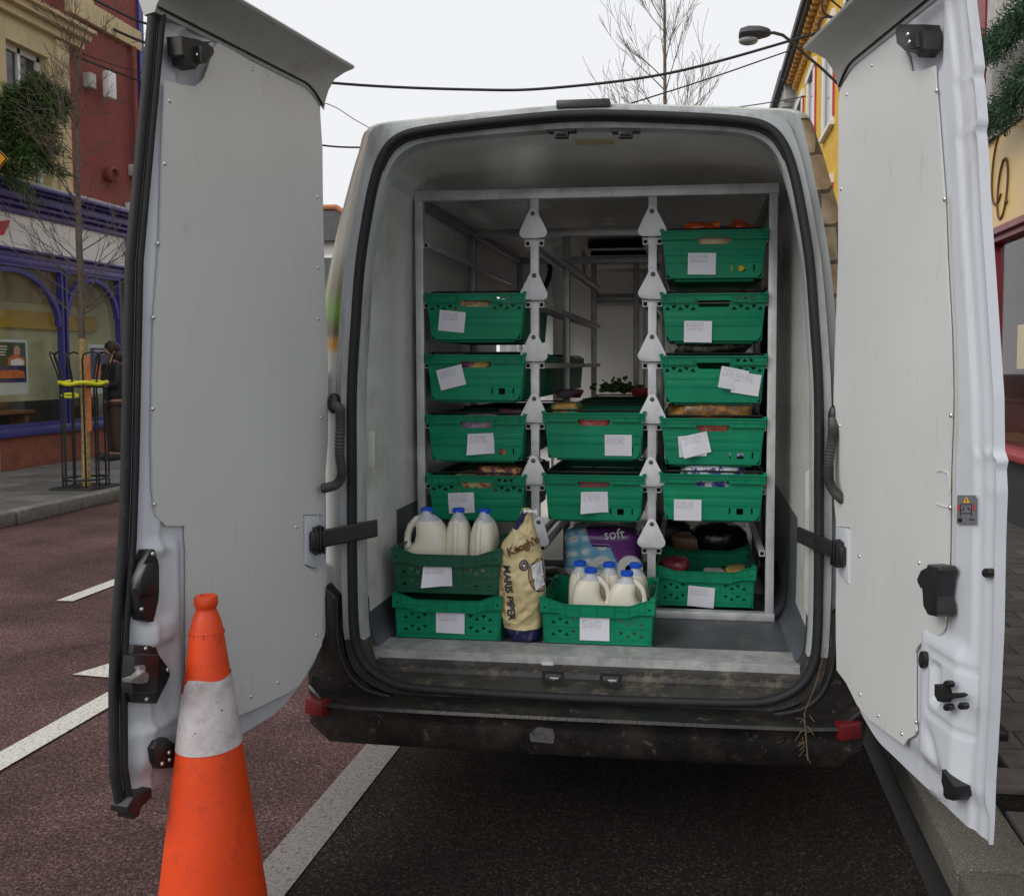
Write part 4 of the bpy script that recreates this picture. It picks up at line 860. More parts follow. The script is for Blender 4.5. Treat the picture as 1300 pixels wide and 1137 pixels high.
# door seal on the body
hs_ = sub([(x*1.004, z) for x, z in Sx], 5)
seal = [(VC+x, -.004, z) for x, z in hs_]+[(VC-x, -.004, z) for x, z in hs_[-2:0:-1]]; seal.append(seal[0])
b = B(); b.tube(seal, .0132, 10, cap=False); b.tube([(x*1.0+(.006 if x < VC else -.006), .010, z+(-.010 if z > 2.2 else 0)) for x, y, z in seal], .009, 8, cap=False); obj('body_seal', b, M['rubber'], van, smooth=60)
# high brake lamp, strikers and lamp under the header
p0, p1 = onY(708, 141, .03), onY(775, 135, .03)
b = B(); b.box(p0.x, p1.x, -.004, .12, p0.z-.001, p1.z+.016, bev=.004); obj('high_brake_lamp', b, M['plastic'], van, smooth=40)
for px in (714, 795):
    q = onY(px, 169, .06); b = B(); b.box(q.x-.045, q.x+.045, .035, .07, q.z-.003, q.z+.016, bev=.003); b.box(q.x-.022, q.x+.022, .03, .055, q.z-.022, q.z+.0, bev=.003); b.tube([(q.x-.016,.03,q.z-.012),(q.x+.016,.03,q.z-.012)], .005); obj('latch_striker', b, M['plastic'], van, smooth=40)
q = onY(755, 184, .35); b = B(); b.box(q.x-.075, q.x+.075, .33, .42, 2.352, 2.372, bev=.008); obj('roof_lamp', b, M['creamwall'], van, smooth=40)
# jamb trims (lower cover panels each side)
def trim(pts, y, nm='jamb_trim'):
    bb = B(); P2 = [(onY(px, py, y).x, onY(px, py, y).z) for px, py in pts]
    bb.prism(P2, 0, -.012, lambda a_, c_, t_: (a_, y+t_, c_), bev=.004); return obj(nm, bb, M['trim'], van, smooth=40)
trim([(460,546),(476,546),(478,548),(478,590),(476,594),(460,594)], .10, 'access_plate')
trim([(1022,600),(1033,590),(1033,786),(1026,784),(1020,770)], .10)
# lower slate liner inside
for s_ in (-1, 1):
    b = B(); x = -.39+s_*.755; xi = x-s_*.05; b.box(min(x, xi), max(x, xi), 1.5, 2.3, .57, .95, bev=.02); obj('wheel_arch', b, M['liner'], van, smooth=40)
b = B(); b.box(-1.12, .34, .19, 1.1, .52, .568); obj('floor', b, M['floor'], van)
b = B(); b.box(-1.12, .34, 1.101, 3.1, .52, .568); obj('floor', b, M['white'], van)  # rear floor, out of view, made white to bounce light onto the bulkhead
pL, pR = onZ(476, 809, .57), onZ(1013, 823, .57)
b = B(); b.box(-1.135, .345, .170, .305, .5685, .573, bev=.001); b.box(-1.135, .345, .164, .170, .538, .573, bev=.001); obj('floor_edge_strip', b, M['edging'], van)
b = B()
prof = [(.188,.551),(.168,.549),(.150,.536),(.125,.533),(.118,.515),(.07,.512),(.045,.500),(.02,.49),(.02,.47),(.188,.47)]
b.loft([[(x, y, z) for y, z in prof] for x in (-1.10, -1.08, -.7, -.374, 0, .33, .35)]); obj('threshold_tread', b, M['tread'], van, smooth=30)
b = B()
for k in range(26):
    x = -1.06+k*.054; b.box(x, x+.026, .121, .148, .532, .5365, bev=.001)
obj('tread_rib', b, M['tread'], van, kind='stuff')
for px, py in ((703, 857), (776, 860)):
    q = onY(px, py, .07); b = B(); me = curve_mesh([(-.036,-.019),(.036,-.019),(.036,.019),(-.036,.019)], [[(-.026,-.010),(.026,-.010),(.026,.011),(-.026,.011)]], .006)
    b.mesh(me, frameM((q.x, .052, q.z), (1,0,0), (0,.45,.9), (0,-.9,.45))); o = obj('striker_pocket', b, M['dark'], van)
    b = B(); b.tube([(q.x-.008, .044, q.z), (q.x+.02, .044, q.z)], .005); b.sphere((q.x+.004, .046, q.z-.004), .007, 8, 6); obj('striker_bolt', b, M['steel'], o, smooth=60)
q = onY(695, 837, .16); b = B(); b.box(q.x-.02, q.x+.02, .160, .1635, .541, .553); obj('small_white_sticker', b, M['posterwhite'], van)
# bulkhead and refrigeration unit
b = B(); b.box(-1.14, .36, 3.05, 3.09, .56, 2.38); bh = obj('bulkhead', b, M['bulk'], van)
for px in (700, 806, 818):
    x = onY(px, 400, 3.04).x; b = B(); b.box(x-.006, x+.006, 3.043, 3.05, .6, 2.2); obj('panel_joint', b, M['steel'], bh)
x0, x1 = onY(746, 320, 2.75).x, onY(900, 320, 2.75).x; zt_, zb_ = onY(800, 309, 2.75).z, onY(800, 330, 2.75).z
b = B(); b.box(x0, x1, 2.75, 3.05, zb_-.04, zb_+.06, bev=.015); b.box(x0-.02, x1+.02, 2.72, 3.05, zb_+.06, zt_-.035, bev=.01); ev = obj('refrigeration_unit', b, M['bulk'], van, smooth=40)
b = B(); b.box(x0, x1, 2.78, 3.05, zt_-.035, zt_+.02); b.box(x0+.02, x1-.02, 2.745, 2.75, zb_+.03, zb_+.058); obj('air_slot', b, M['dark'], ev)
q = onY(770, 331, 2.74); b = B(); b.lathe([(.001,0),(.055,0),(.055,.004),(.001,.005)], 28, frameM((q.x, 2.745, q.z), (1,0,0), (0,0,.36), (0,-1,0))); obj('oval_badge', b, M['navy'], ev)
b = B(); b.box(x0+.03, x1-.1, 2.85, 3.04, zb_-.26, zb_-.2, bev=.02); b.tube([(x0+.05,2.95,zb_-.2),(x0-.05,2.98,zb_-.12),(x0-.06,3.0,zb_+.1)], .012); obj('drip_tray', b, M['steel'], ev, smooth=40)
# pale side door panel with its black seal, seen at the far left
pA, pB = onX(661, 322, -1.10), onY(700, 322, 3.0)
b = B(); b.prism([(onY(x, y, 2.95).x, onY(x, y, 2.95).z) for x, y in ((661,322),(694,324),(702,350),(702,560),(661,560))], 0, .03, lambda a_, c_, t_: (a_, 2.95+t_, c_), bev=.006); sp_ = obj('pale_side_panel', b, M['white'], van, smooth=40)
b = B(); b.tube([onY(*q, 2.93) for q in ((697,334),(698.5,342),(697,352),(693,362),(688,372))], .016, 8); obj('curved_seal', b, M['rubber'], sp_, smooth=60)
# bumper
def smooth_r(t): t = max(0, min(1, t)); return t*t*(3-2*t)
b = B()
prof = [(.05,.40,0),(.05,.478,0),(-.03,.482,0),(-.088,.483,0),(-.100,.479,0),(-.105,.470,0),(-.094,.456,0),(-.092,.43,0),(-.097,.375,0),(-.085,.352,0),(-.02,.34,0)]
st = [(-.905,.22,.6),(-.90,.10,.9),(-.875,.03,1),(-.80,-.004,1),(-.70,-.01,1),(-.4,-.016,1),(0,-.018,1),(.4,-.016,1),(.70,-.01,1),(.80,-.004,1),(.875,.03,1),(.90,.10,.9),(.905,.22,.6)]
b.loft([[(VC+x+(.0 if abs(x) < .85 else 0), y0+y_, z) for y_, z, _ in [(q[0], q[1]+(.05*smooth_r((abs(x)-.79)/.07) if q[1] > .45 else (.43-q[1])*.75*smooth_r((abs(x)-.84)/.06)), 0) for q in prof]] for x, y0, s_ in st]); bu = obj('rear_bumper', b, M['bumper'], van, smooth=35)
# bumper corner horns rising to the jamb
for s_ in (-1, 1):
    out_ = [(.895,.40),(.905,.50),(.90,.62),(.875,.74),(.84,.84)]; inn = [(.80,.80),(.80,.68),(.785,.60),(.755,.54),(.70,.497),(.62,.478)]
    poly = [(VC+s_*x, z) for x, z in out_+inn+[(.62,.44),(.80,.40)]]
    b = B(); b.prism(poly, .10, -.012, lambda a_, c_, t_: (a_, t_, c_), bev=.012); obj('bumper_horn', b, M['bumper'], bu, smooth=40)
    b = B(); pt = [(VC+s_*x, -.018, z) for x, z in sub([(.80,.80),(.80,.68),(.785,.60),(.755,.54),(.70,.497),(.62,.478)], 3)]; b.tube(pt, .007, 8); obj('channel_lip', b, M['rubber'], bu, smooth=60)
for (xa, ya, xb, yb2), yy in (((390,881,419,902), -.075), ((1062,910,1092,932), -.075)):
    qa, qb = onY(xa, ya, yy), onY(xb, yb2, yy); s_ = -1 if xa < 700 else 1
    b = B(); b.box(-(qb.x-qa.x)/2, (qb.x-qa.x)/2, -.006, .03, -(qa.z-qb.z)/2, (qa.z-qb.z)/2, bev=.003)
    o = obj('reflector', b, M['red'], bu, smooth=40, loc=None); o.location = Vector(((qa.x+qb.x)/2, -.104, (qa.z+qb.z)/2-.004)); o.rotation_euler.z = R(22)*s_
for px, py in ((475,916),(629,927),(822,930),(988,936)):
    q = onY(px, py, -.115); b = B(); Mx = frameM((q.x, -.099, q.z), (1,0,0), (0,0,1), (0,-1,0)); b.lathe([(.027,-.01),(.026,.005),(.021,.007),(.018,.002),(.015,.004),(.001,.005)], 20, Mx); obj('parking_sensor', b, M['bumper'], bu, smooth=40)
q = onY(690, 933, -.115)
b = B(); b.prism([(q.x+x, q.z+z) for x, z in ((-.04,-.022),(.03,-.024),(.036,.0),(.03,.02),(-.02,.025),(-.045,.0))], -.108, -.115, lambda a_, c_, t_: (a_, t_, c_)); obj('scuff_patch', b, mat('grey_scuff', (.06,.055,.055), .7, var=.5, vs=60), bu)
q = onY(900, 960, -.05); b = B(); b.box(q.x-.024, q.x+.024, -.06, -.056, q.z-.012, q.z+.012, Matrix.Identity(4)); obj('hanging_tag', b, M['greywall'], van)
# underside, axle, wheels
b = B(); b.box(VC-.82, VC+.82, .1, 4.7, .36, .45); obj('underbody', b, M['plastic'], van)
b = B(); b.tube([(VC-.8,1.1,.34),(VC+.8,1.1,.34)], .05); obj('rear_axle', b, M['iron'], van)
for y in (1.25, 4.1):
    for s_ in (-1, 1):
        b = B(); Mx = frameM((VC+s_*.78, y, .34), (0,1,0), (0,0,1), (1,0,0)); b.lathe([(.20,-.10),(.31,-.11),(.335,-.08),(.34,0),(.335,.08),(.31,.11),(.20,.10)], 36, Mx, (False, False)); wh = obj('wheel', b, M['rubber'], van, smooth=40)
        b = B(); b.lathe([(.01,.02),(.12,.03),(.20,-.0),(.205,.08),(.205,-.08),(.01,-.06)], 28, Mx, (False, False)); obj('rim', b, M['steel'], wh, smooth=40)
# corrugated cable hoses and check straps on both sides
def hose(pts, lab=None):
    P_ = [onY(*p) for p in pts]; bb = B(); out_ = []; rs = []
    Q = []
    for i in range(len(P_)-1):
        a0 = P_[max(i-1,0)]; a1 = P_[i]; a2 = P_[i+1]; a3 = P_[min(i+2,len(P_)-1)]
        for k in range(16):
            s_ = k/16; Q.append(.5*((2*a1)+(a2-a0)*s_+(2*a0-5*a1+4*a2-a3)*s_*s_+(3*a1-a0-3*a2+a3)*s_**3))
    rs = [.0145+(.0022 if i % 2 else -.0012) for i in range(len(Q))]; bb.tube(Q, rs, 10); return obj('cable_hose', bb, M['hose'], van, smooth=40)
hose([(423,513,.02),(431,520,-.03),(432,540,-.04),(431,575,-.05),(434,600,-.06),(428,614,-.07),(410,620,-.06)])
hose([(1057,528,.02),(1058,545,-.03),(1056,560,-.04),(1052,590,-.05),(1052,608,-.06),(1058,622,-.07),(1070,634,-.06)])
for px, py in ((424, 512), (1059, 528)):
    q = onY(px, py, .01); b = B(); b.sphere((q.x, .01, q.z), (.022,.02,.036), 12, 8); obj('hose_boot', b, M['plastic'], van, smooth=0)
def strap(x0, y0, x1, y1, ya, yb2, h):
    a0, a1 = onY(x0, y0, ya), onY(x1, y1, yb2); bb = B(); d = (a1-a0).normalized(); upv = Vector((0,0,1)); n_ = d.cross(upv).normalized(); Mx = frameM(a0, d, n_, upv); ln = (a1-a0).length
    bb.box(0, ln, -.006, .006, -h/2, h/2, Mx, bev=.003); bb.box(.01, ln-.01, -.008, .008, -h/2+.006, h/2-.006, Mx)
    o = obj('check_strap', bb, M['plastic'], van, smooth=40)
    bb = B(); 
    for k in range(3): bb.box(ln-.03+k*.012, ln-.024+k*.012, -.03, .03, -h*.75, h*.75, Mx, bev=.002)
    bb.box(ln-.035, ln+.015, -.024, .024, -h*.55, h*.55, Mx, bev=.006); obj('strap_roller', bb, M['plastic'], o, smooth=40)
strap(479, 670, 397, 686, .05, -.10, .058)
strap(1013, 678, 1072, 704, .05, -.10, .050)
# stray twig caught on the bumper
b = B(); b.tube([onY(1048, 822, -.02), onY(1035, 870, -.04), onY(1021, 905, -.12)], .0013, 5); b.tube([onY(1021,905,-.12), onY(1024, 945, -.13), onY(1026, 965, -.13)], .002, 5)
for k in range(24):
    p = onY(1022+random.uniform(-6,6), random.uniform(905,960), -.125); b.tube([p, p+Vector((random.uniform(-.02,.02), -.004, random.uniform(-.03,.01)))], .0012, 3)
obj('dry_twig', b, mat('dry_straw', (.13,.085,.05), .8), label='dry brown twig and straw caught on the bumper by the right door', cat='twig')

# ================================================================== REAR DOORS
def smooth01(t): t = max(0, min(1, t)); return t*t*(3-2*t)
def sbox(u, z, u0, u1, z0, z1, e): return smooth01((u-u0)/e+.5)*smooth01((u1-u)/e+.5)*smooth01((z-z0)/e+.5)*smooth01((z1-z)/e+.5)
class Door:
    def __init__(s, h, d, sgn, name, label):
        s.h = Vector(h); s.d = Vector(d).normalized(); s.n = Vector((s.d.y, -s.d.x, 0))*(-1 if sgn < 0 else 1)
        s.nm, s.lab = name, label
    def W(s, u, z, t=0): return s.h+s.d*u+Vector((0,0,z))+s.n*t
    def uz(s, px, py, t=0):
        r_ = ray(px, py); o = s.h+s.n*t; p = CAM+r_*(((o-CAM).dot(s.n))/r_.dot(s.n)); return ((p-s.h).dot(s.d), p.z)
    def prism(s, b, px, t0, t1, bev=0, depth=0): return b.prism([s.uz(x, y, depth) for x, y in px], t0, t1, lambda a, c, t: s.W(a, c, t), bev)
    def prismuz(s, b, pts, t0, t1, bev=0): return b.prism(pts, t0, t1, lambda a, c, t: s.W(a, c, t), bev)
def lerp_tab(tab, z):
    if z <= tab[0][0]: return tab[0][1]
    for (a, b_), (c, d_) in zip(tab, tab[1:]):
        if z <= c: return b_+(d_-b_)*(z-a)/(c-a)
    return tab[-1][1]
def panel_from(D, umin, umax, z0t, z1, height, nz=210, nu=110, th=.030, nm='inner_panel', mt=None):
    """pressed door panel; height(u,z) is its relief; z0t(s) is the bottom edge"""
    b = B(); front = []; back = []
    for j in range(nz+1):
        rf, rb = [], []
        for i in range(nu+1):
            s_ = i/nu; tz = j/nz
            zb = z0t(s_); z = zb+(z1-zb)*tz; u = umin(z)+(umax(z)-umin(z))*s_
            rf.append(b.bm.verts.new(D.W(u, z, height(u, z, umax(z))))); 
            rb.append(b.bm.verts.new(D.W(u, z, -th)) if (j in (0, nz) or i in (0, nu) or True) else None)
        front.append(rf); back.append(rb)
    F_ = b.bm.faces.new
    for j in range(nz):
        for i in range(nu):
            F_((front[j][i], front[j][i+1], front[j+1][i+1], front[j+1][i])); 
            F_((back[j][i], back[j+1][i], back[j+1][i+1], back[j][i+1]))
    for j in range(nz):
        F_((front[j][0], front[j+1][0], back[j+1][0], back[j][0])); F_((front[j][nu], back[j][nu], back[j+1][nu], front[j+1][nu]))
    for i in range(nu):
        F_((front[0][i], back[0][i], back[0][i+1], front[0][i+1])); F_((front[nz][i], front[nz][i+1], back[nz][i+1], back[nz][i]))
    D.o = obj('rear_door', b, mt or M['paint'], van, smooth=60, label=D.lab); return D.o

# ---------------- left door
DL = Door((-1.214,0,0), (-.17,-.98,0), -1, 'rear_door', 'left rear door with lock, handle pad and rubber seal')
umaxL = [(z_, u_-.034) for z_, u_ in ((.50,.875),(.60,.89),(.80,.885),(.95,.872),(1.14,.845),(1.3,.832),(1.82,.80),(2.14,.752),(2.45,.705),(2.6,.68))]
uminL = [(.50,.10),(.55,.04),(.70,.012),(1.0,-.002),(2.2,-.005),(2.45,-.005),(2.6,-.005)]
def botL(s_):
    u = s_*.88; return .505+.17*max(0, 1-u/.24)**2.2
def hL(u, z, um):
    e = um-u+.0                                  # distance from the free edge
    h = -.022+.022*smooth01((e-.018)/.03)        # outer flange lower
    h += -.012*smooth01((.10-(z-.505))/.06)*smooth01((u)/.1)
    # lower facet by the lock: raised block falling to the lining
    h += .022*sbox(u, z, .672, um-.04, .56, 1.12, .045)
    h -= .016*sbox(u, z, .705, .80, .93, 1.10, .03)   # handle pocket
    h -= .020*sbox(u, z, .70, .90, .68, .87, .03)     # lock pocket
    h -= .010*sbox(u, z, .70, .80, .56, .66, .03)
    h -= .022*sbox(u, z, .52, .665, 2.285, 2.43, .03)
    h += .008*math.exp(-((e-.075)/.012)**2)
    return h
panel_from(DL, lambda z: lerp_tab(uminL, z), lambda z: lerp_tab(umaxL, z), botL, 2.50, hL)
# white grained lining board
lin = [(206,103),(202,200),(199,310),(192,405),(190,480),(189,560),(190,620),(194,654),(207,667),(231,667),(233,700),(233,800),(233,890),(240,934),(303,906),(325,897),(346,886),(362,879),(375,870),(384,858),(391,843),(398,832),(405,819),(407,770),(407.5,722),(404,722),(399,728),(382,716),(381,653),(407.5,652),(410,600),(413,560),(413.5,520),(413,460),(411,405),(409,350),(407.5,300),(406.5,240),(406,190),(403.5,149),(401,138),(396,129),(389,122),(378,113),(365,105),(342,92),(318,80),(290,64),(273,55),(268,62),(258,92),(255,100),(250,106),(243,110),(225,108)]
b = B(); DL.prism(b, lin, .0045, .010); 
lo = obj('lining_board', b, M['lining'], DL.o)
def studs(D, pts, lining, t=.010, r=.0055):
    b = B()
    for x, y in pts:
        u, z = D.uz(x, y, t); Mx = frameM(D.W(u, z, t), D.d, (0,0,1), D.n); b.lathe([(r,0),(r*.9,.002),(r*.3,.0035),(.0004,.0035)], 10, Mx)
    return obj('fixing_screw', b, M['silver'], D.o, smooth=60, kind='stuff')
studs(DL, [(215,128),(209,208),(201,309),(195,403),(194,519),(196,640),(403,250),(404,340),(404,405),(408,530),(404,655),(376,669),(319,884),(353,866),(402,806),(340,95),(392,135),(320,88)], lo)
# free edge seal
fe = [DL.W(lerp_tab(umaxL, z)+.004, z, -.004) for z in [.52+.02*k for k in range(100)]]
b = B()
for off, r_, sh in ((-.012, .0120, .008), (.002, .0085, -.008)):
    b.tube([p+DL.n*off+DL.d*sh for p in fe], r_, 8)
for z0_ in (0,): pass
obj('edge_seal', b, M['rubber'], DL.o, smooth=60)
b = B(); e_ = DL.W(.885, .505, 0); DL.prismuz(b, [(.79,.525),(.79,.50),(.83,.498),(.832,.475),(.848,.475),(.85,.498),(.868,.50),(.868,.515),(.85,.53)], -.03, .02, bev=.004); obj('seal_end_cap', b, M['plastic'], DL.o, smooth=40)
# visor (roof gutter lip) that curls over the door top
def make_visor(D, base, sgnflip, w_end, mt, rubber=True):
    rings = []
    N_ = 24
    for i in range(N_+1):
        u = -.01+(w_end+.01)*i/N_
        pr = []
        drop = .030*max(0, 1-(u+.01)/.10)**2
        for t_, z in ((.004,2.435-drop*1.5),(.010,2.452-drop),(.022,2.468-drop*.5),(.045,2.486),(.080,2.503),(.115,2.513),(.119,2.519),(.114,2.525),(.080,2.522),(.03,2.520),(-.03,2.51),(-.045,2.47),(-.03,2.43)):
            k = max(0, 1-(u+.01)/.05); pr.append(D.W(u-(k*.01), z, t_))
        rings.append(pr)
    b = B(); b.loft(rings); o = obj('door_visor', b, mt, D.o, smooth=40)
    b = B(); b.tube([D.W(-.005+(w_end)*i/30, 2.447-.045*max(0, 1-(w_end*i/30)/.10)**2, .010) for i in range(31)], .0035, 6); obj('visor_seam', b, M['rubber'], D.o, smooth=60)
make_visor(DL, None, 1, .70, M['visor'])
# latch at the top
def D_part(D, name, px, t0, t1, mt, bev=.004, parent=None, depth=None):
    b = B(); D.prism(b, px, t0, t1, bev, depth if depth is not None else max(t0, t1)); return obj(name, b, mt, D.o, smooth=40)
tl = D_part(DL, 'top_latch', [(230,45),(240,49),(252,50),(259,54),(272,52),(263,56),(271,61),(272.5,66),(271,70),(262,80.5),(252,81),(249,88),(238,82),(236,73),(232,69)], .0, .045, M['plastic'])
D_part(DL, 'latch_cover', [(256,58),(264,57),(270,62),(272,68),(262,79),(256,79)], .045, .062, M['plastic'], parent=tl)
studs(DL, [(253.5,61),(251,70)], tl, .047, .006)
# handle pad
hd = D_part(DL, 'handle_pad', [(191,698),(197,697),(199,703),(199,712),(203,718),(203,755),(200,760),(196,789),(190,790),(183,787),(177,772),(175.5,750),(176.5,735),(183,715)], -.005, .028, M['plastic'])
D_part(DL, 'grip', [(187,716),(199,714),(202.5,720),(202.5,750),(198,757),(181,756),(177,748),(180,731)], .028, .048, M['plastic'], .008, hd)
studs(DL, [(194,703),(180,773)], hd, .030, .006)
# lock
lk = D_part(DL, 'door_lock', [(170,819),(199,819),(200,832),(208,843),(215,848),(217,856),(212,866),(203,880),(200,893),(171,892),(168,880),(168,834)], .0, .022, M['plastic'])
D_part(DL, 'lock_case', [(171,833),(176,830),(202,831),(203,836),(201,878),(198,880),(170,880),(168,870)], .022, .055, M['plastic'], .006, lk)
D_part(DL, 'latch_claw', [(165,862),(177,858),(184,850),(190,856),(188,866),(178,868),(166,866)], .055, .078, M['steel'], .003, lk)
D_part(DL, 'latch_stud', [(176,846),(184,844),(186,850),(178,853)], .055, .068, M['steel'], .002, lk)
studs(DL, [(185,823),(186,887),(213,850),(180,849)], lk, .023, .006)
lh = D_part(DL, 'lower_latch', [(200,940),(213,936),(223,944),(224,974),(204,976),(197,966),(195,950)], .0, .035, M['plastic'])
studs(DL, [(215,955),(215.5,964),(206,969)], lh, .036, .006)
# check strap pocket
b = B(); DL.prism(b, [(383,654),(400,654),(404,660),(404,690),(398,722),(383,716)], -.01, .016, .006); obj('strap_pocket', b, M['paint'], DL.o, smooth=40)

# ---------------- right door
DR = Door((.429,0,0), (.24,-.97,0), 1, 'rear_door', 'right rear door with a dented edge, pull handle and warning sticker')
umaxR = [(z_, u_-.036) for z_, u_ in ((.50,.852),(.57,.856),(.66,.857),(.74,.862),(.85,.868),(1.0,.874),(1.20,.872),(1.30,.874),(1.345,.868),(1.365,.874),(1.385,.860),(1.5,.853),(1.7,.822),(1.9,.79),(2.05,.770),(2.085,.762),(2.10,.769),(2.19,.752),(2.21,.745),(2.225,.751),(2.37,.715),(2.6,.67))]
uminR = [(.50,.12),(.55,.05),(.70,.02),(1.0,-.002),(2.6,-.005)]
def botR(s_): u = s_*.88; return .515+.19*max(0, 1-u/.26)**2.2
def hR(u, z, um):
    e = um-u
    h = -.008+.008*smooth01((e-.062)/.014); h -= .003*smooth01((.034-e)/.006); h += .006*smooth01((.010-e)/.006)
    h += -.014*smooth01((.11-(z-.515))/.06)*smooth01(u/.1)
    h += .018*sbox(u, z, .556, um-.09, .60, .925, .045)
    h -= .006*(sbox(u, z, .60, .775, .73, .885, .008)-sbox(u, z, .606, .769, .736, .879, .008))
    h -= .012*sbox(u, z, .62, .66, .765, .86, .012)
    h -= .009*math.exp(-((u-.60-(.70-z)*.55)/.022)**2)*smooth01((.72-z)/.06)*smooth01((z-.54)/.04)
    h -= .016*sbox(u, z, .45, .575, 2.27, 2.42, .03)
    for zc, a_ in ((1.375,.006),(2.09,.004),(2.21,.003),(1.30,.002)): h += a_*math.exp(-((z-zc)/.010)**2)*smooth01((.07-e)/.05)
    h += .0008*noise.noise(Vector((u*7, z*2.5, 1)))
    return h
panel_from(DR, lambda z: lerp_tab(uminR, z), lambda z: lerp_tab(umaxR, z), botR, 2.50, hR)
linR = [(1071,113),(1076,104),(1085,93),(1100,80),(1134,52),(1145,43),(1152,60),(1158,74),(1161,91),(1174,90),(1191,84),(1193,116),(1198,180),(1203,247),(1206,330),(1211,420),(1213,500),(1212,545),(1210,597),(1209,694),(1208,730),(1207,767),(1205,785),(1203,797),(1200,804),(1196,806),(1190,804),(1185,803),(1179,808),(1174,815),(1169,821),(1166,828),(1166,870),(1166,913),(1168,927),(1165,933),(1156,938),(1152,945),(1130,929),(1106,911),(1092,894),(1078,866),(1066,850),(1065,805),(1065,760),(1066,726),(1082,742),(1083,669),(1066,668),(1063,638),(1062,570),(1062,500),(1065,410),(1068,330),(1068,215),(1068.5,130)]
b = B(); DR.prism(b, linR, .0045, .010); lr = obj('lining_board', b, M['lining'], DR.o)
# shabby brown board edge
b = B(); ed = [DR.W(*DR.uz(x, y, .009), .009) for x, y in linR[13:24]]; b.tube(ed, .0012, 4); obj('board_edge', b, M['creamwall'], DR.o)
studs(DR, [(1075,120),(1107,83),(1189,115),(1199,253),(1207,527),(1203,767),(1199,760),(1092,881),(1115,908),(1145,931),(1163,916),(1068,240),(1066,540),(1091,706),(1167,714),(1206,644)], lr)
make_visor(DR, None, 1, .68, M['visor'])
tl = D_part(DR, 'top_latch', [(1137,36),(1141,31),(1170,31),(1173,40),(1172,62),(1164,73),(1163,66),(1148,65),(1137,55),(1139,48),(1136,42)], .0, .045, M['plastic'])
D_part(DR, 'latch_cover', [(1143,40),(1162,39),(1163,60),(1150,62),(1142,52)], .045, .058, M['plastic'], parent=tl)
studs(DR, [(1152.5,44),(1154.5,53.5)], tl, .058, .006)
ph = D_part(DR, 'pull_handle', [(1175,716),(1190,719),(1192,724),(1191,729),(1189,731),(1186,757),(1189,768),(1189,780),(1186,783),(1176,781),(1170,769),(1169,752),(1172,745),(1174,722)], .010, .055, M['plastic'], .010)
D_part(DR, 'handle_catch', [(1168,724),(1173,721),(1172,748),(1167,746),(1166,738),(1163,736),(1164,733),(1167,732)], .012, .04, M['plastic'], .004, ph)
D_part(DR, 'rivet_cap', [(1251+5*math.cos(R(a_)), 727+6*math.sin(R(a_))) for a_ in range(0,360,24)], -.02, .004, M['plastic'], .001, depth=.004)
D_part(DR, 'rubber_plug', [(1169.5+4*math.cos(R(a_)), 837+11*math.sin(R(a_))) for a_ in range(0,360,24)], .0, .028, M['plastic'], .001, depth=.028)
lkR = D_part(DR, 'lock_slot', [(1186,868),(1196,872),(1198,880),(1214,879),(1219,882),(1214,885),(1199,887),(1196,891),(1190,890),(1186,882)], .02, .040, M['dark'], .001, depth=.04)
for i, (x, y) in enumerate(((1201,868),(1201,897.5),(1219.5,896))):
    D_part(DR, 'lock_bolt', [(x+4.5*math.cos(R(a_)), y+4.8*math.sin(R(a_))) for a_ in range(0,360,30)], .03, .043, M['plastic'], .002, lkR, .043)
ll = D_part(DR, 'lower_latch', [(1195,976),(1201,984),(1206,991),(1212,998),(1212,1010),(1208,1016),(1200,1014),(1196,1008),(1199,1000),(1194,992)], -.01, .03, M['plastic'], depth=.03)
b = B(); u_, z_ = DR.uz(1187, 1009, .02); b.tube([DR.W(u_-.02, z_, .02), DR.W(u_+.02, z_, .02)], .005); obj('hinge_pin', b, M['silver'], DR.o)
b = B(); DR.prism(b, [(1067,669),(1080,670),(1083.5,673),(1083,741),(1076,735),(1070,726)], -.01, .016, .006); obj('strap_pocket', b, M['paint'], DR.o, smooth=40)
# warning sticker with pictogram
st_ = D_part(DR, 'warning_sticker', [(1215.3,628.3),(1238.5,628.6),(1237.8,665.2),(1214.3,664.8)], .004, .0055, mat('sticker_grey', (.16,.16,.18), .4, var=.03), 0, depth=.0055)
def sticker(px, mt, t=.0062): D_part(DR, 'sticker_print', px, .0055, t, mt, 0, st_, depth=t)
sticker([(1226.6,630.5),(1230.5,638),(1222.6,638)], mat('sticker_yellow', (.8,.42,.01), .4)); sticker([(1226.2,633),(1227,633),(1226.9,637),(1226.3,637)], M['dark'], .0068)
for x in (1217.3, 1236): sticker([(x-1.4,640),(x+1.4,640),(x+1.2,648),(x-1.2,648)], M['posterred'])
for q in ([(1219,639.5),(1233.5,639.5),(1233.5,640.3),(1219,640.3)], [(1218.6,640),(1219.4,640),(1219.2,655),(1218.3,655)], [(1233.2,640),(1234,640),(1233.6,655),(1232.8,655)], [(1219,651),(1233.5,651),(1233.5,652),(1219,652)], [(1219.7,647.3),(1222,646.5),(1223.5,643),(1224.3,643.5),(1222.8,647.5),(1220,648.2)], [(1228,643.2),(1229,643.6),(1232.2,647.2),(1231.4,648.2),(1228.3,644.8)], [(1215.5,658),(1221,657),(1221,663),(1216,662)], [(1230.5,658),(1237,659),(1237,660),(1230.5,660)]):
    sticker(q, M['dark'])
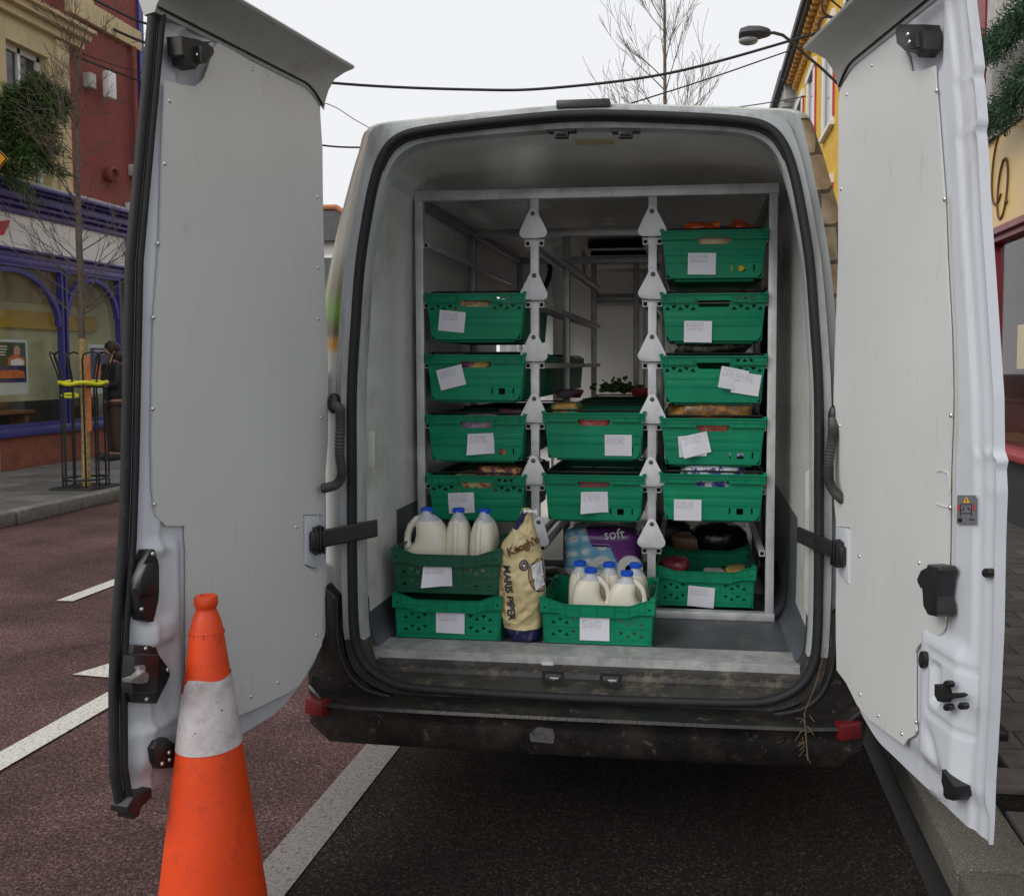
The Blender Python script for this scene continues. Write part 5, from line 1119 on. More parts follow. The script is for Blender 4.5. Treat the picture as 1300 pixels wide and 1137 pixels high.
# raised oblong on the lining, wrinkles
b = B(); P_ = [DR.W(*DR.uz(x, y, .011), .011) for x, y in ((1189,599),(1196,597),(1203,600),(1206,606),(1205.5,624))]; b.tube(P_, .0016, 5); b.tube([DR.W(*DR.uz(x, y, .011), .011) for x, y in ((1188,639),(1196,642),(1203,644))], .0018, 5); obj('board_dent', b, M['lining'], DR.o, smooth=60)
for D in (DL, DR):
    for z in (.86, 1.5, 2.2):
        b = B(); b.tube([D.W(-.012, z-.05, -.03), D.W(-.012, z+.05, -.03)], .014, 10); b.prism([(0,z-.04),(.06,z-.04),(.06,z+.04),(0,z+.04)], -.055, -.044, lambda a_, c_, t_: D.W(a_, c_, t_)); obj('hinge', b, M['paint'], D.o, smooth=40)

# ================================================================== RACK
RY = .68
XP = [-1.106, -.638, -.174, .285]           # post centres (left, centre left, centre right, right)
ZR = [2.043, 1.803, 1.563, 1.322, 1.077, .835]
rack = thing('shelving_rack', 'silver aluminium crate rack filling the back of the van', 'rack', (-.41, 1.7, .57))
def bar(nm, x0, x1, y0, y1, z0, z1, mt=None, **k):
    b = B(); b.box(x0, x1, y0, y1, z0, z1, bev=.0015); return obj(nm, b, mt or M['alu'], rack, smooth=40, **k)
FY = [RY, 1.52, 2.68]
for fi, fy in enumerate(FY):
    for i, x in enumerate(XP):
        wd = .016 if i in (0, 3) else .0165
        z1 = 2.217 if fi == 0 else 2.19
        if fi == 2 and i == 2: x -= .20
        bar('post', x-wd, x+wd, fy, fy+.03, .60, z1, M['alu'] if fi == 0 else M['steel'])
    bar('top_bar', XP[0]-.02, XP[3]+.02, fy-.001, fy+.034, 2.2175 if fi == 0 else 2.1905, 2.256 if fi == 0 else 2.23, M['alu'] if fi == 0 else M['steel'])
    bar('base_bar', XP[0]-.02, XP[3]+.02, fy-.002, fy+.036, .569, .5995)
for x in (XP[0], XP[3]):
    bar('side_top_rail', x-.014, x+.014, RY+.035, 2.7, 2.20, 2.235, M['steel'])
def hollow_rail(x, z, y0, y1, nm='rail'):
    s_, t_ = .0105, .0028
    me = curve_mesh([(-s_,-s_),(s_,-s_),(s_,s_),(-s_,s_)], [[(-s_+t_,-s_+t_),(s_-t_,-s_+t_),(s_-t_,s_-t_),(-s_+t_,s_-t_)]], y1-y0)
    b = B(); b.mesh(me, frameM((x, (y0+y1)/2, z), (1,0,0), (0,0,1), (0,-1,0))); b.mi = 1; b.box(x-s_+t_, x+s_-t_, y0+.012, y0+.02, z-s_+t_, z+s_-t_)
    return obj(nm, b, [M['alu'], M['dark']], rack)
for zi, z in enumerate(ZR):
    hollow_rail(XP[0]+.028, z, RY+.0, 2.72 if zi not in (0,) else 2.3); hollow_rail(XP[3]-.030, z, RY+.0, 2.72)
    for c_ in (1, 2):
        for s_ in (-1, 1): hollow_rail(XP[c_]+s_*.0275, z, RY+.0, 2.72)
        bar('rail_bracket', XP[c_]-.042, XP[c_]+.042, RY-.004, RY-.0005, z+.0112, z+.0150)
# retaining flaps: rounded triangle plates on pivots
def rtri(w_, h_, r=.018):
    pts = []
    for (cx_, cz_), rr_, a0, a1 in (((-w_/2+r, r), r, 148, 275), ((w_/2-r, r), r, 265, 392), ((0, h_-.019), .019, 28, 152)):
        for k in range(7): a_ = R(a0+(a1-a0)*k/6); pts.append((cx_+rr_*math.cos(a_), cz_+rr_*math.sin(a_)))
    return pts
b = B(); b.prism(rtri(.110, .114, .021), 0, -.004, lambda x, z, t: (x, t, z), bev=.0012); fme = b.data('retaining_flap', M['flap'], 40)
b = B(); b.lathe([(.0088,0),(.0088,.003),(.005,.006),(.0005,.0065)], 14, frameM((0,0,0),(1,0,0),(0,0,1),(0,-1,0))); bme_ = b.data('pivot_bolt', mat('dark_bolt', (.12,.115,.11), .4, metal=.6), 40)
for c_ in (1, 2):
    for zi, z in enumerate(ZR):
        if c_ == 1 and zi == 5: dz = .0
        f = put('retaining_flap', fme, rack, (XP[c_]+.41, RY-.020-1.7, z+.018-.57)); f.rotation_euler.y = R((-1,2,0,1,-1.5,1)[zi]+(10 if (c_ == 1 and zi == 5) else 0))
        g = bpy.data.objects.new('pivot_bolt', bme_); C.objects.link(g); g.parent = f; g.location = (0, -.004, .094); reg(g, (0,0,0))

# ================================================================== CRATES
def tri(x, z, s, up): return [(x-s, z-s*.55), (x+s, z-s*.55), (x, z+s*.75)] if up else [(x-s, z+s*.55), (x, z-s*.75), (x+s, z+s*.55)]
def rrect(x0, x1, z0, z1, r, n=4):
    o = []
    for cx_, cz_, a0 in ((x1-r, z1-r, 0), (x0+r, z1-r, 90), (x0+r, z0+r, 180), (x1-r, z0+r, 270)):
        for k in range(n+1): a_ = R(a0+90*k/n); o.append((cx_+r*math.cos(a_), cz_+r*math.sin(a_)))
    return o
def deep_front(kind):
    W_, H_ = .196, .190
    outer = [(-W_+.012,.022),(-W_+.02,.012),(W_-.02,.012),(W_-.012,.022),(W_,H_-.034),(-W_,H_-.034)]
    holes = []
    if kind == 'A':
        for sx in (-1, 1):
            for k in range(5): holes.append(tri(sx*(.078+k*.0245), H_-.0515-(.004 if k % 2 == 0 else -.003), .0108, k % 2 == 0))
    else:
        holes += [rrect(.028+.035, .028+.041, .036, .060, .002, 2), rrect(.092, .118, .034, .058, .003, 2), rrect(.148, .154, .036, .060, .002, 2)]
    return outer, holes
def deep_crate(kind, mt, depth=.56):
    """returns list of (name, mesh, material)"""
    W_, H_ = .196, .190; T_ = .004
    b = B(); o_, h_ = deep_front(kind)
    # the handle hole breaks into the rim: cut it as the top notch of the front panel
    o2 = [(-W_+.016,.040),(-W_+.022,.022),(-W_+.034,.012),(W_-.034,.012),(W_-.022,.022),(W_-.016,.040),(W_,H_-.034),(.062,H_-.034),(.060,H_-.044),(.052,H_-.050),(-.052,H_-.050),(-.060,H_-.044),(-.062,H_-.034),(-W_,H_-.034)]
    me = curve_mesh(o2, h_, T_)
    b.mesh(me, frameM((0,.006,0), (1,0,0), (0,.0,1), (0,-1,0)))
    me = curve_mesh([(-W_+.012,.012),(W_-.012,.012),(W_,H_-.034),(-W_,H_-.034)], [], T_); b.mesh(me, frameM((0,depth-.006,0), (1,0,0), (0,0,1), (0,-1,0)))
    for s_ in (-1, 1):
        b.loft([[(s_*(W_-.014), y, .012), (s_*(W_-.002), y, H_-.034), (s_*(W_-.002)-s_*T_, y, H_-.034), (s_*(W_-.014)-s_*T_, y, .012)] for y in (.008, depth-.008)])
        for k in range(7): yy = .04+k*(depth-.08)/6; b.loft([[(s_*(W_-.013), y, .02), (s_*(W_+.001), y, H_-.034), (s_*(W_-.004), y, H_-.034), (s_*(W_-.018), y, .02)] for y in (yy-.002, yy+.002)])
    b.box(-W_+.018, W_-.018, .01, depth-.01, .010, .014)
    b.box(-W_+.045, W_-.045, .03, depth-.03, -.0, .0098, bev=.002)
    b.box(-W_+.015, W_-.015, .0016, .0041, .066, .096, bev=.0009); b.box(-W_+.012, W_-.012, .0028, .0041, .0965, .120, bev=.0005)
    basket = b.data('basket', mt, 30)
    b = B(); zt0 = H_-.034
    # rim: flange, face, ribs
    R0 = [(-W_-.006,zt0),(-.072,zt0),(-.066,zt0-.0),(-.062,zt0+.008),(.062,zt0+.008),(.066,zt0),(.072,zt0),(W_+.006,zt0),(W_+.006,H_),(-W_-.006,H_)]
    holes = []
    if kind == 'A':
        for k in range(3): holes.append(tri(.094+k*.0245, zt0+.0165, .0105, k % 2 == 1))
    me = curve_mesh(R0, holes, .003); b.mesh(me, frameM((0,-.003,0), (1,0,0), (0,0,1), (0,-1,0)))
    b.box(-W_-.010, W_+.010, -.0115, -.0045, H_-.004, H_+.001); b.box(-W_-.008, -.070, -.010, -.0045, zt0, zt0+.003); b.box(.070, W_+.008, -.010, -.0045, zt0, zt0+.003); b.box(-.060, .060, -.009, -.0045, zt0+.0085, zt0+.0105)
    if kind != 'A': b.box(-W_-.006, W_+.006, -.009, -.0045, H_-.0175, H_-.015)
    for x in ([-.190,-.178,-.152,-.075,.082,.148,.19] if kind == 'A' else [-.190,-.178,-.08,.08,.0,.178,.190,.125]): b.box(x-.0012, x+.0012, -.0105, -.0045, zt0+.0031, H_-.0041)
    if kind == 'A':
        b.box(-.148, -.078, -.006, -.0045, zt0+.006, zt0+.020); b.box(.155, .19, -.008, -.0045, zt0+.012, zt0+.014); b.box(-W_-.006, -.082, -.008, -.0045, zt0+.022, zt0+.0238)
        for s_ in (-1, 1): b.loft([[(s_*.076,y,zt0+.003),(s_*.064,y,zt0+.012),(s_*.070,y,H_-.006),(s_*.073,y,H_-.006),(s_*.067,y,zt0+.012),(s_*.079,y,zt0+.003)] for y in (-.009,-.0045)])
    b.box(-W_-.006, W_+.006, -.0045, .010, H_-.003, H_+.0); b.box(-W_-.006, W_+.006, depth-.01, depth+.004, H_-.003, H_); b.box(-W_-.006, W_+.006, depth, depth+.003, zt0, H_-.0031)
    for s_ in (-1, 1):
        x0, x1 = sorted((s_*(W_+.006), s_*(W_+.003))); b.box(x0, x1, .0, depth, zt0, H_-.0031); x0, x1 = sorted((s_*(W_+.008), s_*(W_-.006))); b.box(x0, x1, .0101, depth-.0101, H_-.003, H_)
        x0, x1 = sorted((s_*(W_+.010), s_*(W_-.004))); b.box(x0, x1, -.008, .006, H_+.0012, H_+.008, bev=.001)
    rim = b.data('rim', mt, 30)
    b = B(); P_ = [(-W_+.01, .08, H_-.01), (-W_+.01, .03, H_+.006), (-W_+.03, .018, H_+.009), (W_-.03, .018, H_+.009), (W_-.01, .03, H_+.006), (W_-.01, .08, H_-.01)]; b.tube(P_, .0042, 6)
    arm = b.data('bale_arm', M['plastic'], 40); b = B(); P2 = [(x, depth-y+.0, z) for x, y, z in P_]; b.tube(P2, .0042, 6); arm2 = b.data('bale_arm', M['plastic'], 40)
    return [('basket', basket), ('rim', rim), ('bale_arm', arm), ('bale_arm', arm2)]
def shallow_crate(mt, depth=.34):
    W_, H_ = .196, .158; T_ = .004; b = B()
    holes = []
    for sx in (-1, 1):
        for row in (.080, .037):
            for k in range(4): holes.append(tri(sx*(.085+k*.024)+(0 if sx > 0 else -.0), row+(-.005 if k % 2 else .005), .0095, k % 2 == 1))
    me = curve_mesh([(-W_+.010,.006),(W_-.010,.006),(W_-.001,H_-.045),(-W_+.001,H_-.045)], holes, T_)
    b.mesh(me, frameM((0,.006,0), (1,0,0), (0,0,1), (0,-1,0))); b.mesh(me, frameM((0,depth-.006,0), (1,0,0), (0,0,1), (0,-1,0)))
    for s_ in (-1, 1):
        hs2 = [tri(y, rw, .011, (i % 2) == 0) for rw in (.080, .037) for i, y in enumerate([.05+.03*q for q in range(9)])]
        me = curve_mesh([(.006,.006),(depth-.006,.006),(depth-.006,H_-.045),(.006,H_-.045)], hs2, T_); b.mesh(me, frameM((s_*(W_-.006),0,0), (0,1,0), (s_*.05,0,1), (1,0,0)))
    b.box(-W_+.014, W_-.014, .008, depth-.008, .004, .008); b.box(-W_+.0, -W_+.03, .004, depth-.004, .0, .0038); b.box(W_-.03, W_, .004, depth-.004, .0, .0038); b.box(-W_+.02, W_-.02, .0035, .006, .0, .006)
    for zz in (.058, .104, .016): b.box(-W_+.006, W_-.006, .0015, .0039, zz, zz+.0022)
    for x in (-.062, .062): b.box(x-.001, x+.001, .002, .0039, .012, .104)
    basket = b.data('basket', mt, 30)
    b = B()
    def topz(x): t = abs(x)/W_; return H_-.016*smooth01((.86-t)/.30)+ (.004 if t > .86 else 0)
    def lowz(x): t = abs(x)/W_; return H_-.046-.014*smooth01((.78-t)/.30)
    xs = [-W_-.008+(2*W_+.016)*k/40 for k in range(41)]
    for y in (-.004, depth+.001):
        poly = [(x, topz(x)) for x in xs]+[(x, lowz(x)) for x in xs[::-1]]
        hh = [[(s_*(W_-.010)+.0045*math.cos(R(a_)), H_-.028+.0045*math.sin(R(a_))) for a_ in range(0,360,45)] for s_ in (-1,1)]
        me = curve_mesh(poly, hh, .003); b.mesh(me, frameM((0,y,0), (1,0,0), (0,0,1), (0,-1,0)))
        sg = -1 if y < .1 else 1
        for f_ in (topz, lambda x: lowz(x)+.002):
            ya, yb3 = sorted((y+sg*.0012, y+sg*.006)); b.loft([[(x, ya, f_(x)-.001), (x, yb3, f_(x)-.001), (x, yb3, f_(x)+.0014), (x, ya, f_(x)+.0014)] for x in xs])
        ya, yb3 = sorted((y+sg*.0013, y+sg*.0045))
        for x in (-.17,-.147,-.112,-.062,0,.062,.112,.147,.17): b.box(x-.0009, x+.0009, ya, yb3, lowz(x)+.0035, topz(x)-.001)
        for xa, xb in ((-.17,-.062),(.062,.17)): b.box(xa, xb, ya, yb3-.001, H_-.034, H_-.032)
    for s_ in (-1, 1):
        x0, x1 = sorted((s_*(W_+.008), s_*(W_+.004))); b.box(x0, x1, -.002, depth, H_-.045, H_+.002); x0, x1 = sorted((s_*(W_+.0035), s_*(W_-.008))); b.box(x0, x1, .002, depth-.002, H_-.048, H_-.044)
        x0, x1 = sorted((s_*(W_+.010), s_*(W_-.010))); b.box(x0, x1, .0, .05, H_+.0025, H_+.006, bev=.001); b.box(x0, x1, depth-.05, depth, H_+.0025, H_+.006, bev=.001)
    rim = b.data('rim', mt, 30)
    b = B(); b.tube([(W_-.012, .03, H_+.004), (W_-.012, .10, H_+.022), (W_-.012, .20, H_+.010)], .005, 6); arm = b.data('bale_arm', M['plastic'], 40); b = B(); b.tube([(-W_+.012, .03, H_+.004), (-W_+.012, depth-.05, H_+.004)], .004, 6); arm2 = b.data('bale_arm', M['plastic'], 40)
    return [('basket', basket), ('rim', rim), ('bale_arm', arm), ('bale_arm', arm2)]
PROTO = {'A': deep_crate('A', M['green']), 'B': deep_crate('B', M['green']), 'C': shallow_crate(M['green']), 'D': shallow_crate(M['dkgreen'])}
lab_n = [0]
def label_mesh(w_=.106, h_=.082, seed=0):
    rr = random.Random(seed); b = B(); n = 6; vs = {}
    for i in range(n+1):
        for j in range(n+1):
            x = (i/n-.5)*w_; z = (j/n-.5)*h_; lift = .0012+.0012*noise.noise(Vector((i*.7, j*.7, seed)))+ (.004*max(0, (j/n-.8)*5*(i/n-.7)*3) if seed % 3 == 0 else 0)
            vs[i,j] = b.bm.verts.new((x, -lift, z))
    for i in range(n):
        for j in range(n): b.bm.faces.new((vs[i,j], vs[i+1,j], vs[i+1,j+1], vs[i,j+1]))
    return b.data('paper_label', M['paper'], 0)
def crate(kind, xc, y, z, label, labs=(), group='green delivery crates', rz_=0, arm=True):
    t = thing('crate', label, 'crate', (xc, y, z), group, rz_)
    for nm, me in PROTO[kind]:
        o = put(nm, me, t, (0,0,0))
    for (px, py, rot) in labs:
        q = onY(px, py, y+.002); lab_n[0] += 1
        front = {'A':.0012,'B':.0012}.get(kind, .0012)
        o = put('paper_label', label_mesh(seed=lab_n[0]), t, (q.x-xc, front-.002-.0008*lab_n[0]%2*.0, q.z-z)); o.rotation_euler.y = R(-rot)
        if len(labs) > 1 and (px, py, rot) == labs[1]: o.location.y -= .003
    return t
CY = .655
LX, CX_, RX_ = -.872, -.400, .062
def zc(top): return top-.195
fr_ = [
 ('A', LX, 1.851, 'topmost green crate of the left rack column, with a slanted label at its left', [(574,408,-6)]),
 ('B', LX, 1.611, 'second green crate down the left rack column, label tilted the other way', [(573,479,14)]),
 ('B', LX, 1.371, 'third green crate down the left rack column, label near its middle', [(611,563,3)]),
 ('A', LX, 1.131, 'lowest green crate of the left rack column, behind the milk bottles', [(586,638,3)]),
 ('B', CX_, 1.384, 'upper green crate of the middle rack column, red packet showing in its handle', [(785,565,0)]),
 ('B', CX_, 1.140, 'lower green crate of the middle rack column, above the toilet rolls', [(755,637,2)]),
 ('B', RX_, 2.082, 'topmost green crate of the right rack column, under the carrot bags', [(891,335,-1)]),
 ('A', RX_, 1.843, 'second green crate down the right rack column, with pierced rim', [(886,421,-1)]),
 ('A', RX_, 1.606, 'third green crate down the right rack column, with two overlapping labels', [(931,481,-11),(947,487,-9)]),
 ('B', RX_, 1.366, 'fourth green crate down the right rack column, red packet in its handle', [(879,566,4),(883,564,13)]),
 ('B', RX_, 1.150, 'fifth green crate down the right rack column, blue and white packet inside', [(873,647,0)]),
]
for k, x, zt_, lb, labs in fr_: crate(k, x, CY, zc(zt_), lb, labs)
for x, zt_, lb in ((LX, 1.851, None), (LX, 1.611, 'middle'), (LX, 1.371, 'lower')):
    pass
crate('B', LX, CY+.62, zc(1.611), 'shaded green crate deeper in the van behind the second crate of the left column')
crate('B', LX, CY+1.24, zc(1.611), 'rearmost green crate on the second shelf of the left column')
crate('B', LX, CY+.62, zc(1.371), 'shaded green crate behind the third crate of the left column')
crate('B', CX_, CY+.62, zc(1.384), 'shaded green crate behind the upper middle crate, leafy greens showing')
crate('B', CX_, CY+1.24, zc(1.384), 'rearmost green crate of the middle column, under the bulkhead')
crate('B', RX_, CY+.62, zc(1.366), 'shaded green crate behind the fourth crate of the right column')
CF = .30
crate('C', -.892, CF, .576, 'shallow green crate on the van floor at left, lower of the stacked pair', [(572,789,-1)])
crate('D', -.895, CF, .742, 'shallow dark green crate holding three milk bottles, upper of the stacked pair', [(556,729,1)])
crate('C', -.347, CF, .576, 'shallow green crate at the front of the van floor full of milk bottles', [(755,798,0)])
crate('C', .034, .75, .6005, 'shallow green crate on the van floor inside the rack at right, with onions', [(890,757,-4)])

# ================================================================== MILK BOTTLES
def bottle(x, y, z, hgt, w_, d_, rot, label, handle='side', dbl=False):
    t = thing('milk_bottle', label, 'milk bottle', (x, y, z), 'plastic milk bottles with blue caps', rot)
    b = B(); N = 24
    def ring(hw, hd, zz, e=3.2, ox=0):
        r_ = []
        for k in range(N):
            a_ = 2*math.pi*k/N; c_, s_ = math.cos(a_), math.sin(a_); r_.append((ox+hw*math.copysign(abs(c_)**(2/e), c_), hd*math.copysign(abs(s_)**(2/e), s_), zz))
        return r_
    if handle == 'side':
        # body narrows on the handle side above the waist
        P_ = [(0,1,1,4,0),(.015,1.0,1.0,4,0),(.40,1,1,4,0),(.46,.97,1,4,.03),(.50,.84,.98,3.6,.15),(.56,.76,.97,3.4,.23),(.66,.70,.94,3.2,.23),(.74,.67,.88,3,.18),(.81,.60,.76,2.6,.09),(.87,.42,.58,2.2,.04),(.90,.30,.44,2,.0),(.965,.26,.36,2,.0)]
    else:
        P_ = [(0,1,1,4,0),(.015,1,1,4,0),(.45,1,1,4,0),(.55,1,1,3.6,0),(.66,.96,.96,3.2,0),(.74,.90,.90,2.8,0),(.82,.74,.74,2.4,0),(.88,.52,.52,2.1,0),(.905,.42,.40,2,0),(.965,.38,.36,2,0)]
    b.loft([ring(w_*hw, d_*hd, hgt*zz, e, -w_*ox*(-1)) for zz, hw, hd, e, ox in P_])
    obj('jug', b, M['milk'], t, smooth=50, loc=(0,0,0))
    b = B()
    if handle == 'side':
        pts = [(-w_*.10,0,hgt*.86),(-w_*.48,0,hgt*.825),(-w_*.80,0,hgt*.74),(-w_*.93,0,hgt*.64),(-w_*.97,0,hgt*.54),(-w_*.90,0,hgt*.43)]; b.tube(pts, [d_*.26,d_*.27,d_*.22,d_*.20,d_*.22,d_*.34], 12)
    else:
        pts = [(-w_*.10,-d_*.55,hgt*.84),(-w_*.1,-d_*.86,hgt*.74),(-w_*.1,-d_*.99,hgt*.6),(-w_*.1,-d_*1.0,hgt*.48),(-w_*.1,-d_*.95,hgt*.36)]; b.tube(pts, [w_*.22,w_*.24,w_*.23,w_*.24,w_*.28], 12)
    obj('handle', b, M['milk2'], t, smooth=50, loc=(0,0,0))
    b = B(); rc = .0225
    pr = [(rc,hgt*.94),(rc,hgt*.94+.014),(rc-.002,hgt*.94+.0155),(.001,hgt*.94+.0155)]
    b.lathe(pr, 28, cap=(True, True))
    for k in range(28): a_ = 2*math.pi*k/28; b.box(-.0008,.0008,rc-.0004,rc+.0009,hgt*.94,hgt*.94+.0135, Matrix.Rotation(a_,4,'Z'))
    if dbl:
        b.lathe([(rc+.001,hgt*.94-.016),(rc+.001,hgt*.94-.002),(rc-.001,hgt*.94-.001)], 28, cap=(True, True))
    obj('cap', b, M['blue'], t, smooth=40, loc=(0,0,0)); return t
M['milk2'] = mat('milk_jug_handle', (.76,.72,.62), .35, var=.02)
def bx_(px, py, y): return onY(px, py, y)
def place(px, pytop, y, zb, *a, **k):
    q = onY(px, pytop, y); return bottle(q.x, y, zb, q.z-zb-.004, *a, **k)
place(542, 642, .43, .752, .078, .062, R(4), 'largest milk bottle, side handle to the left, in the dark green crate', 'side', dbl=True)
place(582, 643, .47, .752, .046, .062, R(8), 'middle milk bottle of the three in the dark green crate', 'front')
place(615, 644, .45, .752, .048, .066, R(-3), 'right milk bottle of the three, nearest the potato sack', 'front')
place(750, 719.5, .39, .586, .068, .046, R(184), 'front left milk bottle in the floor crate', 'side')
place(796, 723.5, .39, .586, .068, .046, R(180), 'front right milk bottle in the floor crate', 'side')
place(736.5, 711, .49, .586, .044, .050, R(6), 'back left milk bottle in the floor crate', 'front')
place(773.5, 712.5, .49, .586, .046, .050, R(0), 'back middle milk bottle in the floor crate', 'front')
place(807, 713.5, .50, .586, .044, .050, R(-12), 'back right milk bottle in the floor crate beside the rack post', 'front')

# ================================================================== POTATO SACK
SY = .36
tab = [(813,648,683,.060),(808,646,685,.068),(798,638,686,.072),(775,633,687,.074),(750,630,690,.074),(725,630.5,689,.070),(705,632,687,.064),(690,636,683,.054),(675,648,679,.040),(662,656,676,.026),(650,661,674,.012),(645,663,673,.006)]
sack = thing('potato_sack', 'upright cream paper potato sack printed MARIS PIPER with navy base and window', 'sack', (onY(665,812,SY).x, SY, .574))
ST = []
for y_, xl, xr, d_ in tab:
    a0, a1 = onY(xl, y_, SY-d_*.5), onY(xr, y_, SY-d_*.5); ST.append((a0.z, (a0.x+a1.x)/2, (a1.x-a0.x)/2, d_))
ST[0] = (.575,)+ST[0][1:]; ST[1] = (ST[1][0], ST[1][1], ST[1][2]*1.02, ST[1][3])
def sackprof(z):
    if z <= ST[0][0]: return ST[0][1:]
    for a0, a1 in zip(ST, ST[1:]):
        if z <= a1[0]:
            t = (z-a0[0])/(a1[0]-a0[0]); return tuple(a0[i]+(a1[i]-a0[i])*t for i in (1,2,3))
    return ST[-1][1:]
def sackfront(x, z, off=.0):
    c_, w2, d_ = sackprof(z); u = max(-.98, min(.98, (x-c_)/w2)); y = SY-d_*(1-abs(u)**2.4)**(1/2.4)
    return y+.019*crease(x, z)-off
def crease(x, z): return noise.noise(Vector((x*9+z*7, z*9-x*5, 3)))*.8+1.1*abs(noise.noise(Vector((x*13+z*4, z*17-x*6, 8))))-.7*abs(noise.noise(Vector((x*30-z*14, z*24+x*12, 5))))
def sackmesh(z0, z1, mt, nm, grow_=0, u0=0, nz2=60, N=90):
    b = B(); rings = []
    for j in range(nz2+1):
        z = z0+(z1-z0)*j/nz2; c_, w2, d_ = sackprof(z); ring = []
        for k in range(N):
            a_ = 2*math.pi*k/N; cc, ss = math.cos(a_), math.sin(a_); x = c_+w2*math.copysign(abs(cc)**(2/2.4), cc)*(1+grow_*3); s2 = math.copysign(abs(ss)**(2/2.4), ss)
            y = SY+d_*s2+(.019*crease(x, z)-grow_)*(1 if s2 < 0 else -1)*abs(s2)
            ring.append((x, y, z))
        rings.append(ring)
    b.loft(rings); return obj(nm, b, mt, sack, smooth=60)
zN0, zN1 = onY(660, 799, SY-.06).z, onY(660, 668, SY-.03).z
sackmesh(.575, ST[-1][0], M['cream'], 'paper_bag', nz2=150)
sackmesh(.5755, zN0, M['navy'], 'navy_base', .0012, nz2=14)
b = B(); 
def onsack(px, py, off): q = onY(px, py, SY-.05); return (q.x, sackfront(q.x, q.z, off), q.z)
def patch(pxs, mt, nm, off=.002):
    """a flat print conformed to the sack: fan of small cells"""
    b = B(); cxp = sum(p[0] for p in pxs)/len(pxs); cyp = sum(p[1] for p in pxs)/len(pxs); n = len(pxs); K = 5; prev = None
    P2 = []
    for i in range(n):
        a0, a1 = pxs[i], pxs[(i+1)%n]
        for k in range(4): P2.append((a0[0]+(a1[0]-a0[0])*k/4, a0[1]+(a1[1]-a0[1])*k/4))
    rings = [[onsack(cxp+(x-cxp)*s_/K, cyp+(y-cyp)*s_/K, off) for x, y in P2] for s_ in range(1, K+1)]
    b.loft(rings, True, (True, False)); return obj(nm, b, mt, sack, recalc=True)
patch([(649,672),(655,660),(662,648),(668,650),(664,662),(655,674)], M['navy'], 'navy_top_band')
patch([(670.5,723),(673,717),(679,712),(683.5,706),(687,712),(690,735),(690,752),(683,751),(675,742),(671,733)], M['navy'], 'window_rim', .002)
patch([(672,722),(679,714),(683,708),(686,714),(689,735),(689,750),(683,749),(676,741),(672,732)], mat('potato_window', (.30,.19,.07), .3, var=.5, vs=40), 'window_film', .0045)
patch([(674,717),(686,713),(690,744),(681,748)], M['paper'], 'paper_slip', .007)
def ell(cx_, cy_, rx_, ry_, n=14): return [(cx_+rx_*math.cos(2*math.pi*k/n), cy_+ry_*math.sin(2*math.pi*k/n)) for k in range(n)]
patch(ell(665.5,717,6,7.2), M['navy'], 'round_emblem', .002); patch(ell(665.7,717,4.2,5.2), M['cream'], 'emblem_ring', .0035); patch(ell(665.7,717,3.4,4.3), M['navy'], 'emblem_disc', .005); patch([(665.8,720.5),(663.8,716.5),(664.6,715),(665.8,716),(667,715),(667.8,716.5)], M['posterwhite'], 'emblem_heart', .0065)
def sacktext(txt, size, px, py, ang, mt, nm, off=.004, sx=1.0, bold=0):
    me = text_mesh(txt, size, 0, bold, sx); b = B(); b.mesh(me); bmesh.ops.subdivide_edges(b.bm, edges=[e for e in b.bm.edges if e.calc_length() > size*.3], cuts=1)
    q = onY(px, py, SY-.05); ca, sa = math.cos(R(ang)), math.sin(R(ang))
    for v in b.bm.verts:
        x = q.x+v.co.x*ca-v.co.y*sa; z = q.z+v.co.x*sa+v.co.y*ca; v.co = (x, sackfront(x, z, off), z)
    return obj(nm, b, mt, sack)
sacktext("MARIS PIPER", .038, 647.5, 750, -83, M['ink'], 'variety_name', .006, .95, .0009)
sacktext("Keogh's", .040, 664, 693, 24, M['brown'], 'brand_name', .006, .92, .0013)
sacktext("Irish Grown Potatoes", .020, 638.5, 745, -83, mat('russet_print', (.30,.12,.04), .6), 'small_print', .004, 1.0, .0003)
for k in range(4):
    q = onsack(665, 650, .0); b = B(); b.tube([(q[0]-.004, q[1]-.012, q[2]+.004*k-.006), (q[0]+.02, q[1]-.022, q[2]+.006-.003*k), (q[0]+.045, q[1]-.018, q[2]+.005*(k-1.5))], .0032, 6); obj('tie_string', b, M['white'], sack, smooth=60)
b = B(); b.tube([onsack(650,673,.004), onsack(655,678,.004), onsack(657,686,.004), onsack(654,692,.004)], .0018, 5); obj('string_end', b, M['white'], sack, smooth=60)

# ================================================================== TOILET ROLLS
TY = .80
def blob(nm, parent, cx_, cy_, cz_, hx, hy, hz, mt, e=4, amp=.01, seed=0, n=36, m_=18, lo=None):
    b = B(); rings = []
    for j in range(1, m_):
        ph = math.pi*j/m_; cph, sph = -math.cos(ph), math.sin(ph); ring = []
        for k in range(n):
            a_ = 2*math.pi*k/n; c_, s_ = math.cos(a_), math.sin(a_)
            f = lambda v: math.copysign(abs(v)**(2/e), v)
            p = Vector((f(c_)*f(sph)*hx, f(s_)*f(sph)*hy, f(cph)*hz)); nn = noise.noise(p*14+Vector((seed,0,0)))+.5*noise.noise(p*34+Vector((seed,4,0)))
            p *= 1+amp*nn/max(.02, min(hx,hz)); ring.append((cx_+p.x, cy_+p.y, cz_+p.z))
        rings.append(ring)
    b.loft(rings); return obj(nm, b, mt, parent, smooth=60)
qa, qb = onY(713, 670, TY), onY(812, 742, TY)
tcx, tcz, thx, thz = (qa.x+qb.x)/2, (qa.z+qb.z)/2, (qb.x-qa.x)/2, (qa.z-qb.z)/2
tr_ = thing('toilet_roll_pack', 'purple and light blue wrapped pack of toilet rolls with daisies, behind the milk bottles', 'toilet rolls', (tcx, TY+.12, .6))
